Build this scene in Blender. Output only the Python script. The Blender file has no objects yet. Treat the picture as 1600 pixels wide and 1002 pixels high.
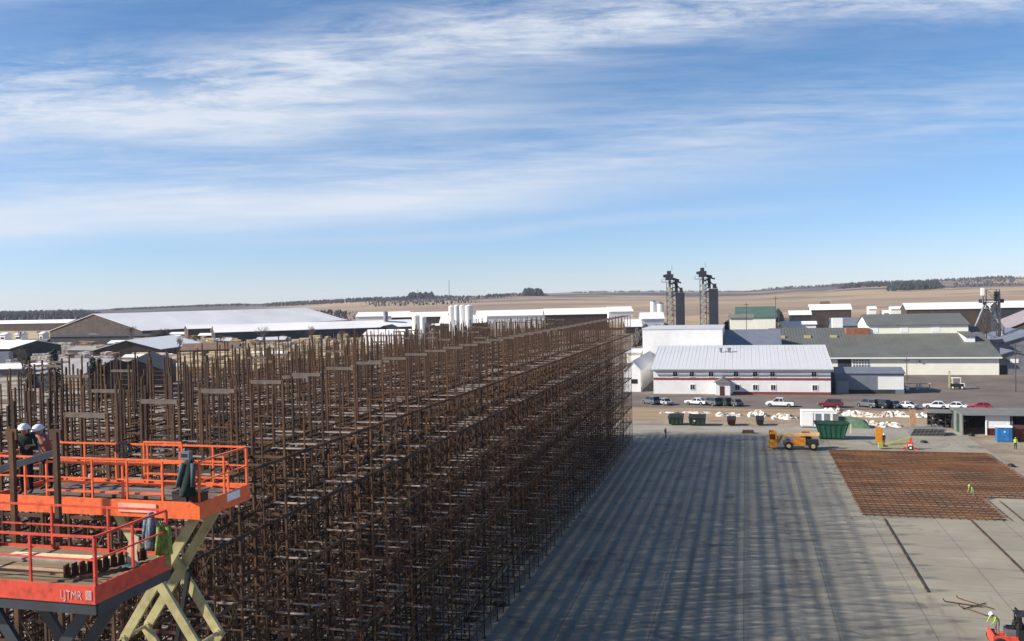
import bpy, bmesh, math, random
from mathutils import Vector, Matrix
R = math.radians
rnd = random.Random(7)
SC = bpy.context.scene
COL = SC.collection

# ------------------------------------------------------------------ camera
F = 1400.0                     # focal length in pixels of the 1600 px wide photograph
YAW, PITCH, ROLL = R(14.61), R(-1.40), R(1.15)
EYE = Vector((0, 0, 23.0))
fwd = Vector((-math.sin(YAW) * math.cos(PITCH), math.cos(YAW) * math.cos(PITCH), math.sin(PITCH)))
right0 = fwd.cross(Vector((0, 0, 1))).normalized()
up0 = right0.cross(fwd)
right = right0 * math.cos(ROLL) - up0 * math.sin(ROLL)
up = up0 * math.cos(ROLL) + right0 * math.sin(ROLL)
cd = bpy.data.cameras.new('camera'); cam = bpy.data.objects.new('camera', cd); COL.objects.link(cam)
cd.sensor_width = 36; cd.lens = 36 * F / 1600; cd.clip_start = 0.5; cd.clip_end = 30000
M = Matrix((right, up, -fwd)).transposed().to_4x4(); M.translation = EYE
cam.matrix_world = M
SC.camera = cam

# ------------------------------------------------------------------ light
SUN_EL, SUN_AZ = R(30), R(202)          # azimuth measured from +X, counter-clockwise: from the left and a little behind
sdir = Vector((math.cos(SUN_EL) * math.cos(SUN_AZ), math.cos(SUN_EL) * math.sin(SUN_AZ), math.sin(SUN_EL)))
sl = bpy.data.lights.new('sun', 'SUN'); sl.energy = 5.0; sl.angle = R(0.85); sl.color = (1.0, 0.93, 0.83)
sun = bpy.data.objects.new('sun', sl); COL.objects.link(sun)
sun.rotation_euler = sdir.to_track_quat('Z', 'Y').to_euler()

world = bpy.data.worlds.new('World'); SC.world = world; world.use_nodes = True
nt = world.node_tree; nt.nodes.clear()
def N(t, typ, **kw):
    n = t.nodes.new(typ)
    for k, v in kw.items():
        if k in n.bl_rna.properties: setattr(n, k, v)
    return n
def L(t, a, b): t.links.new(a, b)
wo = N(nt, 'ShaderNodeOutputWorld'); bg = N(nt, 'ShaderNodeBackground'); bg.inputs[1].default_value = 0.058
sky = N(nt, 'ShaderNodeTexSky', sky_type='NISHITA'); sky.sun_disc = False
sky.sun_elevation = SUN_EL; sky.sun_rotation = math.pi / 2 - SUN_AZ
sky.altitude = 300; sky.air_density = 1.0; sky.dust_density = 0.0; sky.ozone_density = 1.0
SKY_LOW = (0.80, 0.99, 1.58, 1); SKY_HIGH = (0.62, 0.94, 1.28, 1); CLOUD = (7.9, 8.4, 9.2, 1)
tc = N(nt, 'ShaderNodeTexCoord'); sep = N(nt, 'ShaderNodeSeparateXYZ'); L(nt, tc.outputs['Generated'], sep.inputs[0])
def mth(t, op, a, b=None, clamp=False):
    n = N(t, 'ShaderNodeMath', operation=op); n.use_clamp = clamp
    for i, v in enumerate((a, b)):
        if v is None: continue
        if isinstance(v, (int, float)): n.inputs[i].default_value = v
        else: L(t, v, n.inputs[i])
    return n.outputs[0]
# cirrus: long bands laid out by compass direction and height above the horizon, broken up by noise
def vdot(v):
    n = N(nt, 'ShaderNodeVectorMath', operation='DOT_PRODUCT'); L(nt, tc.outputs['Generated'], n.inputs[0]); n.inputs[1].default_value = v; return n.outputs['Value']
fh = (-math.sin(YAW), math.cos(YAW), 0); rh = (math.cos(YAW), math.sin(YAW), 0)
fd = mth(nt, 'MAXIMUM', mth(nt, 'ABSOLUTE', vdot(fh)), 0.12)
az_ = mth(nt, 'DIVIDE', vdot(rh), fd); el_ = mth(nt, 'DIVIDE', sep.outputs[2], fd)
cmb = N(nt, 'ShaderNodeCombineXYZ'); L(nt, az_, cmb.inputs[0]); L(nt, el_, cmb.inputs[1])
def wn(rot, scale, nscale, detail, rough, dist, lo, hi, loc=(0, 0, 0)):
    mp = N(nt, 'ShaderNodeMapping'); mp.inputs['Rotation'].default_value = (0, 0, R(rot)); mp.inputs['Scale'].default_value = scale; mp.inputs['Location'].default_value = loc
    L(nt, cmb.outputs[0], mp.inputs[0])
    no = N(nt, 'ShaderNodeTexNoise'); no.inputs['Scale'].default_value = nscale; no.inputs['Detail'].default_value = detail
    no.inputs['Roughness'].default_value = rough; no.inputs['Distortion'].default_value = dist
    L(nt, mp.outputs[0], no.inputs['Vector'])
    mr = N(nt, 'ShaderNodeMapRange'); mr.inputs[1].default_value = lo; mr.inputs[2].default_value = hi
    L(nt, no.outputs[0], mr.inputs[0]); return mr.outputs[0]
wisp = wn(-4, (1.3, 16, 1), 2.6, 12, 0.62, 0.12, 0.38, 0.66, (1.0, 3.7, 0))
fine = wn(-8, (2.2, 26, 1), 2.8, 12, 0.66, 0.25, 0.38, 0.66, (4.0, 1.1, 3))
puff = wn(-9, (3.0, 17, 1), 2.6, 13, 0.70, 0.35, 0.40, 0.64, (7.7, .6, 9))
wave_ = wn(0, (1, 3, 1), 1.7, 5, 0.5, 0, 0.0, 1.0, (2, 8, 1))
elw = mth(nt, 'ADD', el_, mth(nt, 'MULTIPLY', mth(nt, 'SUBTRACT', wave_, 0.5), 0.08))
def band(e0, s, w, amp, a0, a1, soft=0.25, tex=None, mixk=0.6):
    d = mth(nt, 'SUBTRACT', elw, mth(nt, 'ADD', mth(nt, 'MULTIPLY', az_, s), e0))
    g = mth(nt, 'EXPONENT', mth(nt, 'MULTIPLY', mth(nt, 'MULTIPLY', mth(nt, 'DIVIDE', d, w), mth(nt, 'DIVIDE', d, w)), -1.0))
    def ss(lo, hi):
        m = N(nt, 'ShaderNodeMapRange', interpolation_type='SMOOTHSTEP'); m.inputs[1].default_value = lo; m.inputs[2].default_value = hi; L(nt, az_, m.inputs[0]); return m.outputs[0]
    g = mth(nt, 'MULTIPLY', g, mth(nt, 'MULTIPLY', ss(a0 - soft, a0 + soft), ss(a1 + soft, a1 - soft)))
    tx = mth(nt, 'ADD', mth(nt, 'MULTIPLY', tex, mixk), 1 - mixk)
    return mth(nt, 'MULTIPLY', mth(nt, 'MULTIPLY', g, tx), amp)
BANDS = [(0.268, 0.075, 0.045, 0.82, -3, -0.12, .20, puff, .85), (0.225, 0.06, 0.028, 0.70, -3, 0.0, .2, wisp, .6), (0.315, 0.02, 0.030, 0.75, -0.15, 0.62, .18, puff, .9), (0.285, 0.045, 0.03, 0.6, -0.3, 0.28, .15, fine, .8),
         (0.124, 0.050, 0.027, 0.90, -3, 0.15, .5, wisp, .35), (0.155, 0.06, 0.03, 0.38, -0.6, 0.6, .4, fine, .7), (0.083, 0.045, 0.008, 0.22, -0.3, 0.35, .15, wisp, .5), (0.34, -0.03, 0.02, 0.6, 0.3, 3, .15, fine, .8), (0.19, 0.05, 0.05, 0.22, -3, 3, .1, fine, .9), (0.45, 0.1, 0.06, 0.6, -3, 3, .1, fine, .8), (0.7, 0.2, 0.12, 0.5, -3, 3, .1, wisp, .8)]
cc = None
for B_ in BANDS:
    v = band(*B_); cc = v if cc is None else mth(nt, 'ADD', cc, v)
cc = mth(nt, 'MINIMUM', cc, 0.88)
tint = N(nt, 'ShaderNodeMix', data_type='RGBA'); mrz = N(nt, 'ShaderNodeMapRange'); mrz.inputs[1].default_value = 0.0; mrz.inputs[2].default_value = 0.20; L(nt, sep.outputs[2], mrz.inputs[0]); L(nt, mrz.outputs[0], tint.inputs[0])
tint.inputs[6].default_value = SKY_LOW; tint.inputs[7].default_value = SKY_HIGH
mul = N(nt, 'ShaderNodeMix', data_type='RGBA', blend_type='MULTIPLY'); mul.inputs[0].default_value = 1; L(nt, sky.outputs[0], mul.inputs[6]); L(nt, tint.outputs[2], mul.inputs[7])
mix = N(nt, 'ShaderNodeMix', data_type='RGBA'); L(nt, cc, mix.inputs[0]); L(nt, mul.outputs[2], mix.inputs[6]); mix.inputs[7].default_value = CLOUD
L(nt, mix.outputs[2], bg.inputs[0]); L(nt, bg.outputs[0], wo.inputs[0])

SC.view_settings.view_transform = 'Standard'; SC.view_settings.look = 'None'
SC.view_settings.exposure = 0.8; SC.view_settings.gamma = 1.0
SC.render.engine = 'CYCLES'
SC.cycles.max_bounces = 6; SC.cycles.diffuse_bounces = 3; SC.cycles.glossy_bounces = 2; SC.cycles.transparent_max_bounces = 6

# ------------------------------------------------------------------ survey helpers: where things stand on the site
def ray(px, py):
    return (fwd * F + right * (px - 800) - up * (py - 501)) / F
def G(px, py, z=0.0):
    r = ray(px, py); t = (z - EYE.z) / r.z; return EYE + r * t
def A(px, py, d): return EYE + ray(px, py) * d
def onY(px, py, Y):
    r = ray(px, py); return EYE + r * (Y / r.y)
def Zof(px, py, Y): return onY(px, py, Y).z
def horizon(px): return 460 + 0.0201 * (1165 - px)

# ------------------------------------------------------------------ materials
MATS = {}
def mat(name, col, rough=0.8, metal=0.0, var=0.25, nscale=1.5, bump=0.0, bscale=8.0, col2=None, coord='Object', stretch=(1, 1, 1), wave=None, lo=0.35, hi=0.65, k=0.62):
    if name in MATS: return MATS[name]
    if name in ('white_paint', 'white_siding', 'cream_siding', 'orange_paint', 'pale_lumber', 'brown_lumber'): k = 1.0
    if name in ('red_paint', 'white_metal_roof', 'far_white_roof', 'dirty_snow'): k = 0.8
    col = tuple(c * k for c in col); col2 = tuple(c * k for c in col2) if col2 else None
    m = bpy.data.materials.new(name); m.use_nodes = True; t = m.node_tree
    b = t.nodes['Principled BSDF']; b.inputs['Roughness'].default_value = rough; b.inputs['Metallic'].default_value = metal
    tcn = N(t, 'ShaderNodeTexCoord'); mp = N(t, 'ShaderNodeMapping'); mp.inputs['Scale'].default_value = stretch
    L(t, tcn.outputs[coord], mp.inputs[0])
    no = N(t, 'ShaderNodeTexNoise'); no.inputs['Scale'].default_value = nscale; no.inputs['Detail'].default_value = 6; no.inputs['Roughness'].default_value = 0.62
    L(t, mp.outputs[0], no.inputs['Vector'])
    mr = N(t, 'ShaderNodeMapRange'); mr.inputs[1].default_value = lo; mr.inputs[2].default_value = hi; L(t, no.outputs[0], mr.inputs[0])
    mx = N(t, 'ShaderNodeMix', data_type='RGBA'); L(t, mr.outputs[0], mx.inputs[0])
    c2 = col2 or tuple(c * (1 + var) for c in col); c1_ = col if col2 else tuple(c * (1 - var) for c in col)
    mx.inputs[6].default_value = (*c1_, 1); mx.inputs[7].default_value = (*c2, 1)
    L(t, mx.outputs[2], b.inputs['Base Color'])
    hsrc = None
    if bump:
        n2 = N(t, 'ShaderNodeTexNoise'); n2.inputs['Scale'].default_value = bscale; n2.inputs['Detail'].default_value = 5
        L(t, tcn.outputs[coord], n2.inputs['Vector']); hsrc = n2.outputs[0]
    if wave:
        w = N(t, 'ShaderNodeTexWave', bands_direction=wave[0]); w.inputs['Scale'].default_value = wave[1]; w.wave_profile = 'SIN'
        L(t, tcn.outputs[coord], w.inputs['Vector']); hsrc = w.outputs[0]; bump = wave[2]
    if hsrc is not None:
        bp = N(t, 'ShaderNodeBump'); bp.inputs['Strength'].default_value = min(bump, 1); bp.inputs['Distance'].default_value = 0.05
        L(t, hsrc, bp.inputs['Height']); L(t, bp.outputs[0], b.inputs['Normal'])
    MATS[name] = m; return m

rust = mat('rusty_steel', (0.032, 0.018, 0.012), 0.9, 0.0, nscale=0.5, col2=(0.19, 0.10, 0.052))
t = rust.node_tree; b_ = t.nodes['Principled BSDF']; lk = b_.inputs['Base Color'].links[0].from_socket
oi = N(t, 'ShaderNodeObjectInfo'); mm = N(t, 'ShaderNodeMix', data_type='RGBA', blend_type='MULTIPLY'); mm.inputs[0].default_value = 1; rr_ = N(t, 'ShaderNodeValToRGB')
rr_.color_ramp.elements[0].color = (.55, .55, .60, 1); rr_.color_ramp.elements[1].color = (1.5, 1.30, 1.0, 1); e_ = rr_.color_ramp.elements.new(.5); e_.color = (.95, .90, .90, 1)
L(t, oi.outputs['Random'], rr_.inputs[0]); L(t, lk, mm.inputs[6]); L(t, rr_.outputs[0], mm.inputs[7]); L(t, mm.outputs[2], b_.inputs['Base Color'])
rustpale = mat('weathered_steel', (0.12, 0.085, 0.065), 0.75, 0.1, nscale=0.8, col2=(0.32, 0.255, 0.21))
rebar_m = mat('rebar', (0.13, 0.052, 0.025), 0.85, 0.0, nscale=0.16, col2=(0.40, 0.155, 0.05))
orange = mat('orange_paint', (0.52, 0.085, 0.03), 0.5, 0.0, nscale=3.5, col2=(0.86, 0.15, 0.035), bump=0.2, lo=.25, hi=.5)
red = mat('red_paint', (0.34, 0.035, 0.025), 0.55, 0.0, nscale=3.5, col2=(0.86, 0.085, 0.04), bump=0.2, lo=.25, hi=.5)
cream = mat('cream_paint', (0.42, 0.36, 0.16), 0.55, 0.0, nscale=2.5, col2=(0.78, 0.68, 0.33), lo=.25, hi=.55)
slate = mat('slate_paint', (0.055, 0.065, 0.08), 0.5, 0.0, var=0.2)
greym = mat('grey_metal', (0.30, 0.31, 0.33), 0.55, 0.3, var=0.2)
darkm = mat('dark_metal', (0.03, 0.03, 0.033), 0.6, 0.2, var=0.3)
blackr = mat('rubber', (0.018, 0.018, 0.018), 0.9, 0.0, var=0.2)
white = mat('white_paint', (0.78, 0.77, 0.75), 0.55, 0.0, var=0.04)
whitewall = mat('white_siding', (0.76, 0.745, 0.72), 0.6, 0.0, var=0.05, nscale=0.5, wave=('X', 6.0, 0.35))
whiteroof = mat('white_metal_roof', (0.70, 0.70, 0.71), 0.5, 0.1, var=0.05, nscale=0.06, wave=('X', 3.0, 0.3))
farroof = mat('far_white_roof', (0.96, 0.93, 0.90), 0.6, 0.0, var=0.10, nscale=0.03)
creamwall = mat('cream_siding', (0.80, 0.78, 0.66), 0.6, 0.0, var=0.05, nscale=0.3, wave=('X', 5.0, 0.3))
oliveroof = mat('olive_metal_roof', (0.20, 0.205, 0.18), 0.6, 0.1, var=0.12, nscale=0.15, wave=('X', 2.0, 0.25))
bluegrey = mat('blue_grey_metal', (0.27, 0.30, 0.36), 0.5, 0.2, var=0.12, nscale=0.3, wave=('X', 5.0, 0.3))
railm = mat('sunlit_rail', (0.22, 0.17, 0.14), 0.7, 0.0, nscale=0.6, col2=(0.42, 0.34, 0.29), k=1)  # sunlit look of the cross rails put into a paler base colour
galv = mat('galvanised_steel', (0.33, 0.34, 0.36), 0.5, 0.4, var=0.25, nscale=0.4, wave=('Z', 6.0, 0.4))
binblue = mat('dark_blue_steel', (0.03, 0.04, 0.065), 0.85, 0.0, var=0.25, nscale=0.3, wave=('Z', 4.0, 0.4))
brownwall = mat('brown_boards', (0.095, 0.068, 0.058), 0.9, 0.0, var=0.25, nscale=0.2)
brownroof = mat('brown_roof', (0.20, 0.12, 0.08), 0.85, 0.0, var=0.25, nscale=0.2)
darkwall = mat('dark_siding', (0.035, 0.04, 0.05), 0.8, 0.0, var=0.4, nscale=0.3)
greenroof = mat('green_metal_roof', (0.10, 0.19, 0.14), 0.6, 0.0, var=0.12, nscale=0.2)
greenp = mat('green_paint', (0.012, 0.13, 0.075), 0.5, 0.0, var=0.2, nscale=1.0)
greend = mat('dark_green_paint', (0.03, 0.075, 0.05), 0.6, 0.0, var=0.35, nscale=1.5)
redtrim = mat('red_trim', (0.33, 0.07, 0.08), 0.5, var=0.1)
glass = mat('window_glass', (0.03, 0.035, 0.045), 0.12, 0.0, var=0.3, nscale=2)
lumber = mat('pale_lumber', (0.52, 0.38, 0.20), 0.85, 0.0, nscale=0.9, col2=(0.74, 0.60, 0.38), wave=None, bump=0.3)
lumber2 = mat('brown_lumber', (0.30, 0.17, 0.09), 0.85, 0.0, nscale=0.9, col2=(0.46, 0.29, 0.17), bump=0.3)
yellowp = mat('yellow_paint', (0.95, 0.36, 0.02), 0.5, 0.0, var=0.15, nscale=2)
limey = mat('lime_paint', (0.55, 0.55, 0.12), 0.5, 0.0, var=0.15)
bluep = mat('blue_plastic', (0.03, 0.22, 0.55), 0.5, 0.0, var=0.1)
maroon = mat('maroon_paint', (0.12, 0.02, 0.02), 0.6, 0.0, var=0.3)
hivis = mat('hivis_yellow', (0.50, 0.68, 0.10), 0.8, 0.0, var=0.1)
hivisor = mat('hivis_orange', (0.75, 0.13, 0.05), 0.8, 0.0, var=0.1)
skinm = mat('skin', (0.50, 0.28, 0.20), 0.6, 0.0, var=0.06)
redface = mat('flushed_skin', (0.52, 0.20, 0.14), 0.6, 0.0, var=0.1)
navyc = mat('navy_cloth', (0.012, 0.015, 0.03), 0.95, 0.0, var=0.3)
greencl = mat('dark_green_cloth', (0.015, 0.035, 0.028), 0.95, 0.0, var=0.4, nscale=4)
pinkcl = mat('faded_red_cloth', (0.42, 0.17, 0.14), 0.95, 0.0, var=0.15, nscale=4)
bootm = mat('boot_leather', (0.05, 0.03, 0.02), 0.8, 0.0, var=0.2)
bark = mat('bark', (0.11, 0.09, 0.075), 0.95, var=0.25, nscale=2)
twig = mat('bare_twigs', (0.17, 0.135, 0.115), 0.95, var=0.2, nscale=0.8)
needle = mat('needles', (0.03, 0.05, 0.03), 0.9, var=0.4, nscale=1.0)
woodsm = mat('distant_bare_woods', (0.06, 0.055, 0.075), 0.95, nscale=0.02, col2=(0.115, 0.10, 0.115))
pinewoods = mat('distant_pine_woods', (0.025, 0.04, 0.04), 0.95, var=0.4, nscale=0.05)
snowm = mat('dirty_snow', (0.36, 0.28, 0.21), 0.9, 0.0, nscale=0.7, col2=(0.90, 0.84, 0.74), bump=0.8, bscale=1.5, lo=0.42, hi=0.56)
plank = mat('plank_wood', (0.22, 0.15, 0.08), 0.85, nscale=2.0, col2=(0.36, 0.26, 0.14), stretch=(0.3, 6, 1))
deckm = mat('deck_steel', (0.10, 0.085, 0.075), 0.7, 0.2, nscale=2.5, col2=(0.28, 0.22, 0.17))
teal = mat('teal_tarp', (0.06, 0.17, 0.16), 0.7, var=0.3, nscale=4)
concrete_b = mat('concrete_block', (0.36, 0.35, 0.32), 0.9, var=0.15, nscale=1)
graypan = mat('grey_panel', (0.24, 0.24, 0.225), 0.8, var=0.2, nscale=0.8)

# ------------------------------------------------------------------ object helpers
def setp(o, label=None, cat=None, group=None, kind=None):
    if label: o['label'] = label
    if cat: o['category'] = cat
    if group: o['group'] = group
    if kind: o['kind'] = kind
    return o
def thing(name, label, cat, loc=(0, 0, 0), rz=0.0, group=None):
    o = bpy.data.objects.new(name, None); COL.objects.link(o); o.empty_display_size = 0.2
    o.location = loc; o.rotation_euler = (0, 0, rz)
    return setp(o, label, cat, group)
def copy_tree(o, parent=None):
    c = o.copy(); COL.objects.link(c)
    if parent is not None: c.parent = parent; c.matrix_parent_inverse = o.matrix_parent_inverse.copy()
    for ch in list(KIDS.get(o.name, [])):
        cc_ = copy_tree(ch, c)
    return c
KIDS = {}

class MB:
    def __init__(s): s.v = []; s.f = []; s.mi = []; s.cur = 0
    def add(s, vs, fs):
        o = len(s.v); s.v.extend([tuple(v) for v in vs]); s.f.extend([tuple(i + o for i in f) for f in fs]); s.mi.extend([s.cur] * len(fs)); return s
    def box(s, c, d, rz=0.0, taper=1.0):
        hx, hy, hz = d[0] / 2, d[1] / 2, d[2] / 2
        ca, sa = math.cos(rz), math.sin(rz); vs = []
        for z, k in ((-hz, 1), (hz, taper)):
            for x, y in ((-hx, -hy), (hx, -hy), (hx, hy), (-hx, hy)):
                x *= k; y *= k
                vs.append((c[0] + x * ca - y * sa, c[1] + x * sa + y * ca, c[2] + z))
        return s.add(vs, [(0, 3, 2, 1), (4, 5, 6, 7), (0, 1, 5, 4), (1, 2, 6, 5), (2, 3, 7, 6), (3, 0, 4, 7)])
    def bb(s, x0, x1, y0, y1, z0, z1): return s.box(((x0 + x1) / 2, (y0 + y1) / 2, (z0 + z1) / 2), (x1 - x0, y1 - y0, z1 - z0))
    def beam(s, a, b, w=0.1, h=None, upv=(0, 0, 1)):
        a = Vector(a); b = Vector(b); h = h or w; d = (b - a)
        if d.length < 1e-6: return s
        d.normalize(); u = Vector(upv)
        if abs(d.dot(u)) > 0.98: u = Vector((0, 1, 0))
        r = d.cross(u).normalized() * (w / 2); u2 = r.cross(d).normalized() * (h / 2)
        vs = []
        for p in (a, b):
            vs += [p - r - u2, p + r - u2, p + r + u2, p - r + u2]
        return s.add(vs, [(0, 3, 2, 1), (4, 5, 6, 7), (0, 1, 5, 4), (1, 2, 6, 5), (2, 3, 7, 6), (3, 0, 4, 7)])
    def tube(s, a, b, r0, r1=None, n=8):
        a = Vector(a); b = Vector(b); r1 = r0 if r1 is None else r1; d = (b - a).normalized()
        u = Vector((0, 0, 1)) if abs(d.z) < 0.9 else Vector((1, 0, 0)); x = d.cross(u).normalized(); y = d.cross(x)
        vs = []
        for p, r in ((a, r0), (b, r1)):
            for i in range(n):
                t = 2 * math.pi * i / n; vs.append(p + x * (r * math.cos(t)) + y * (r * math.sin(t)))
        fs = [(i, (i + 1) % n, n + (i + 1) % n, n + i) for i in range(n)] + [tuple(range(n - 1, -1, -1)), tuple(range(n, 2 * n))]
        return s.add(vs, fs)
    def poly_ex(s, pts, axis, a0, a1):
        """profile pts (p,q) extruded along axis 'x' (p=y,q=z) or 'y' (p=x,q=z) or 'z' (p=x,q=y)"""
        n = len(pts); vs = []
        for a in (a0, a1):
            for p, q in pts:
                vs.append({'x': (a, p, q), 'y': (p, a, q), 'z': (p, q, a)}[axis])
        fs = [(i, (i + 1) % n, n + (i + 1) % n, n + i) for i in range(n)] + [tuple(range(n - 1, -1, -1)), tuple(range(n, 2 * n))]
        return s.add(vs, fs)
    def build(s, name, m, parent=None, smooth=False, label=None):
        me = bpy.data.meshes.new(name); off = (0, 0, 0)
        me.from_pydata(s.v, [], s.f); me.update()
        ms = m if isinstance(m, (list, tuple)) else [m]
        for q in ms: me.materials.append(q)
        if len(ms) > 1: me.polygons.foreach_set('material_index', s.mi)
        if smooth: me.polygons.foreach_set('use_smooth', [True] * len(s.f))
        bm = bmesh.new(); bm.from_mesh(me); bmesh.ops.recalc_face_normals(bm, faces=bm.faces); bm.to_mesh(me); bm.free()
        o = bpy.data.objects.new(name, me); COL.objects.link(o)
        if parent is not None:
            o.parent = parent; KIDS.setdefault(parent.name, []).append(o)
        if label: o['label'] = label
        return o
_oc = copy_tree
def dup(o, loc=None, rz=None, label=None, group=None):
    def rec(src, par):
        c = src.copy(); COL.objects.link(c)
        if par is not None: c.parent = par
        for ch in KIDS.get(src.name, []):
            k = rec(ch, c); KIDS.setdefault(c.name, []).append(k)
        return c
    c = rec(o, None)
    if loc is not None: c.location = loc
    if rz is not None: c.rotation_euler = (0, 0, rz)
    if label: c['label'] = label
    if group: c['group'] = group
    return c

# ------------------------------------------------------------------ terrain, ground, slab
HZ = [(-400, 8), (0, 12), (130, 11), (400, 22), (640, 34), (830, 41), (900, 40), (1165, 32), (1250, 40), (1380, 50), (1600, 58), (2200, 40)]
def hill_at(px):
    for (a, ha), (b, hb) in zip(HZ, HZ[1:]):
        if a <= px <= b:
            t = (px - a) / (b - a); t = t * t * (3 - 2 * t); return ha + (hb - ha) * t
    return 15.0
def px_of(x, y):
    v = Vector((x, y, 0)) - EYE; v.z = 0
    d = v.dot(fwd)
    return 800 + F * v.dot(right) / d if d > 1 else -999
def tz(x, y):
    r = math.hypot(x, y)
    if r < 650: return 0.0
    t = min(1, (r - 650) / 2900); s = t * t * (3 - 2 * t)
    wob = 1.0 + 0.10 * math.sin(x * 0.0021 + 1.3) * math.cos(y * 0.0017)
    und = 3.0 * math.sin(x * 0.006) * math.cos(y * 0.005 + 1) * min(1, (r - 650) / 800)
    return hill_at(px_of(x, y)) * s * wob + und * (1 - t * 0.5)
b = MB(); radii = [0.5, 60, 150, 300, 500, 650] + [650 + 75 * i for i in range(1, 44)] + [4400, 6500, 10000]
nA = 360; vs = []
for r in radii:
    for i in range(nA):
        a = 2 * math.pi * i / nA; x, y = r * math.cos(a), r * math.sin(a)
        vs.append((x, y, -0.15 + (tz(x, y) if r <= 4000 else tz(x / r * 3900, y / r * 3900) - (r - 3900) * 0.02)))
fs = []
for j in range(len(radii) - 1):
    for i in range(nA):
        fs.append((j * nA + i, j * nA + (i + 1) % nA, (j + 1) * nA + (i + 1) % nA, (j + 1) * nA + i))
b.add(vs, fs)
# earth, stubble fields, bare woods and snow patches
gm = bpy.data.materials.new('countryside'); gm.use_nodes = True; t = gm.node_tree; bs = t.nodes['Principled BSDF']; bs.inputs['Roughness'].default_value = 0.95
tcn = N(t, 'ShaderNodeTexCoord')
def nz(t, src, scale, stretch=(1, 1, 1), detail=5, rot=0, dist=0.0):
    mp = N(t, 'ShaderNodeMapping'); mp.inputs['Scale'].default_value = stretch; mp.inputs['Rotation'].default_value = (0, 0, rot); L(t, src, mp.inputs[0])
    n = N(t, 'ShaderNodeTexNoise'); n.inputs['Scale'].default_value = scale; n.inputs['Detail'].default_value = detail; n.inputs['Roughness'].default_value = 0.6; n.inputs['Distortion'].default_value = dist
    L(t, mp.outputs[0], n.inputs['Vector']); return n.outputs[0]
def rng(t, src, lo, hi):
    m = N(t, 'ShaderNodeMapRange'); m.inputs[1].default_value = lo; m.inputs[2].default_value = hi; L(t, src, m.inputs[0]); return m.outputs[0]
def mixc(t, f, a, b_):
    m = N(t, 'ShaderNodeMix', data_type='RGBA')
    L(t, f, m.inputs[0])
    for k, v in ((6, a), (7, b_)):
        if isinstance(v, tuple): m.inputs[k].default_value = (*v, 1)
        else: L(t, v, m.inputs[k])
    return m.outputs[2]
P_ = tcn.outputs['Object']
base = mixc(t, rng(t, nz(t, P_, 0.012, detail=7), 0.38, 0.62), (0.124, 0.090, 0.062), (0.211, 0.161, 0.112))
vor = N(t, 'ShaderNodeTexVoronoi'); vor.inputs['Scale'].default_value = 0.0024; mpv = N(t, 'ShaderNodeMapping'); mpv.inputs['Scale'].default_value = (0.7, 1.3, 1)
L(t, P_, mpv.inputs[0]); L(t, mpv.outputs[0], vor.inputs['Vector']); sepc = N(t, 'ShaderNodeSeparateColor'); L(t, vor.outputs['Color'], sepc.inputs[0])
fields = mixc(t, rng(t, sepc.outputs[0], 0.2, 0.9), (0.27, 0.185, 0.12), (0.46, 0.33, 0.18))
fields = mixc(t, rng(t, nz(t, P_, 0.02, (0.3, 2, 1)), 0.3, 0.9), fields, (0.124, 0.090, 0.074))
sepp = N(t, 'ShaderNodeSeparateXYZ'); L(t, P_, sepp.inputs[0])
rad = N(t, 'ShaderNodeVectorMath', operation='LENGTH'); L(t, P_, rad.inputs[0])
c = mixc(t, rng(t, rad.outputs['Value'], 560, 760), base, fields)
wd = mth(t, 'MULTIPLY', rng(t, nz(t, P_, 0.0016, (1, 1.6, 1), 6), 0.50, 0.54), rng(t, rad.outputs['Value'], 1500, 2300))
c = mixc(t, wd, c, (0.053, 0.046, 0.053))
leftw = mth(t, 'MULTIPLY', rng(t, mth(t, 'ADD', sepp.outputs[0], mth(t, 'MULTIPLY', sepp.outputs[1], 0.42)), -150, -420), rng(t, rad.outputs['Value'], 1100, 1500))
c = mixc(t, leftw, c, (0.059, 0.053, 0.062))
farw = rng(t, rad.outputs['Value'], 3000, 3300); c = mixc(t, farw, c, (0.062, 0.056, 0.062))
sn = rng(t, nz(t, P_, 0.006, (0.4, 2.2, 1), 6), 0.665, 0.69); c = mixc(t, sn, c, (0.446, 0.434, 0.422))
sn2 = mth(t, 'MULTIPLY', rng(t, nz(t, P_, 0.06, (0.5, 1.5, 1), 6), 0.60, 0.66), rng(t, rad.outputs['Value'], 900, 400)); c = mixc(t, sn2, c, (0.384, 0.353, 0.322))
L(t, c, bs.inputs['Base Color'])
o = b.build('terrain', gm, smooth=True); setp(o, kind='structure')

def sheet(name, pts, z, m, thick=None):
    b = MB()
    if thick: b.poly_ex(pts, 'z', z - thick, z)
    else: b.add([(p[0], p[1], z) for p in pts], [tuple(range(len(pts)))])
    o = b.build(name, m); return setp(o, kind='structure')
# concrete slab
SX0, SX1, SY0, SY1 = -68.0, 33.2, -30.0, 160.0
sm = bpy.data.materials.new('concrete'); sm.use_nodes = True; t = sm.node_tree; bs = t.nodes['Principled BSDF']; bs.inputs['Roughness'].default_value = 0.75
tcn = N(t, 'ShaderNodeTexCoord'); P_ = tcn.outputs['Object']
c = mixc(t, rng(t, nz(t, P_, 0.12, detail=7), 0.35, 0.65), (0.212, 0.190, 0.142), (0.292, 0.262, 0.198))
c = mixc(t, rng(t, nz(t, P_, 0.5, (0.35, 1.8, 1), 6), 0.56, 0.74), c, (0.143, 0.140, 0.130))
c = mixc(t, rng(t, nz(t, P_, 0.35, (1.0, 0.12, 1), 5, dist=0.6), 0.60, 0.75), c, (0.165, 0.112, 0.075))
c = mixc(t, rng(t, nz(t, P_, 0.9, (0.10, 1.6, 1), 5, dist=0.3), 0.62, 0.72), c, (0.33, 0.31, 0.26))
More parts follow.
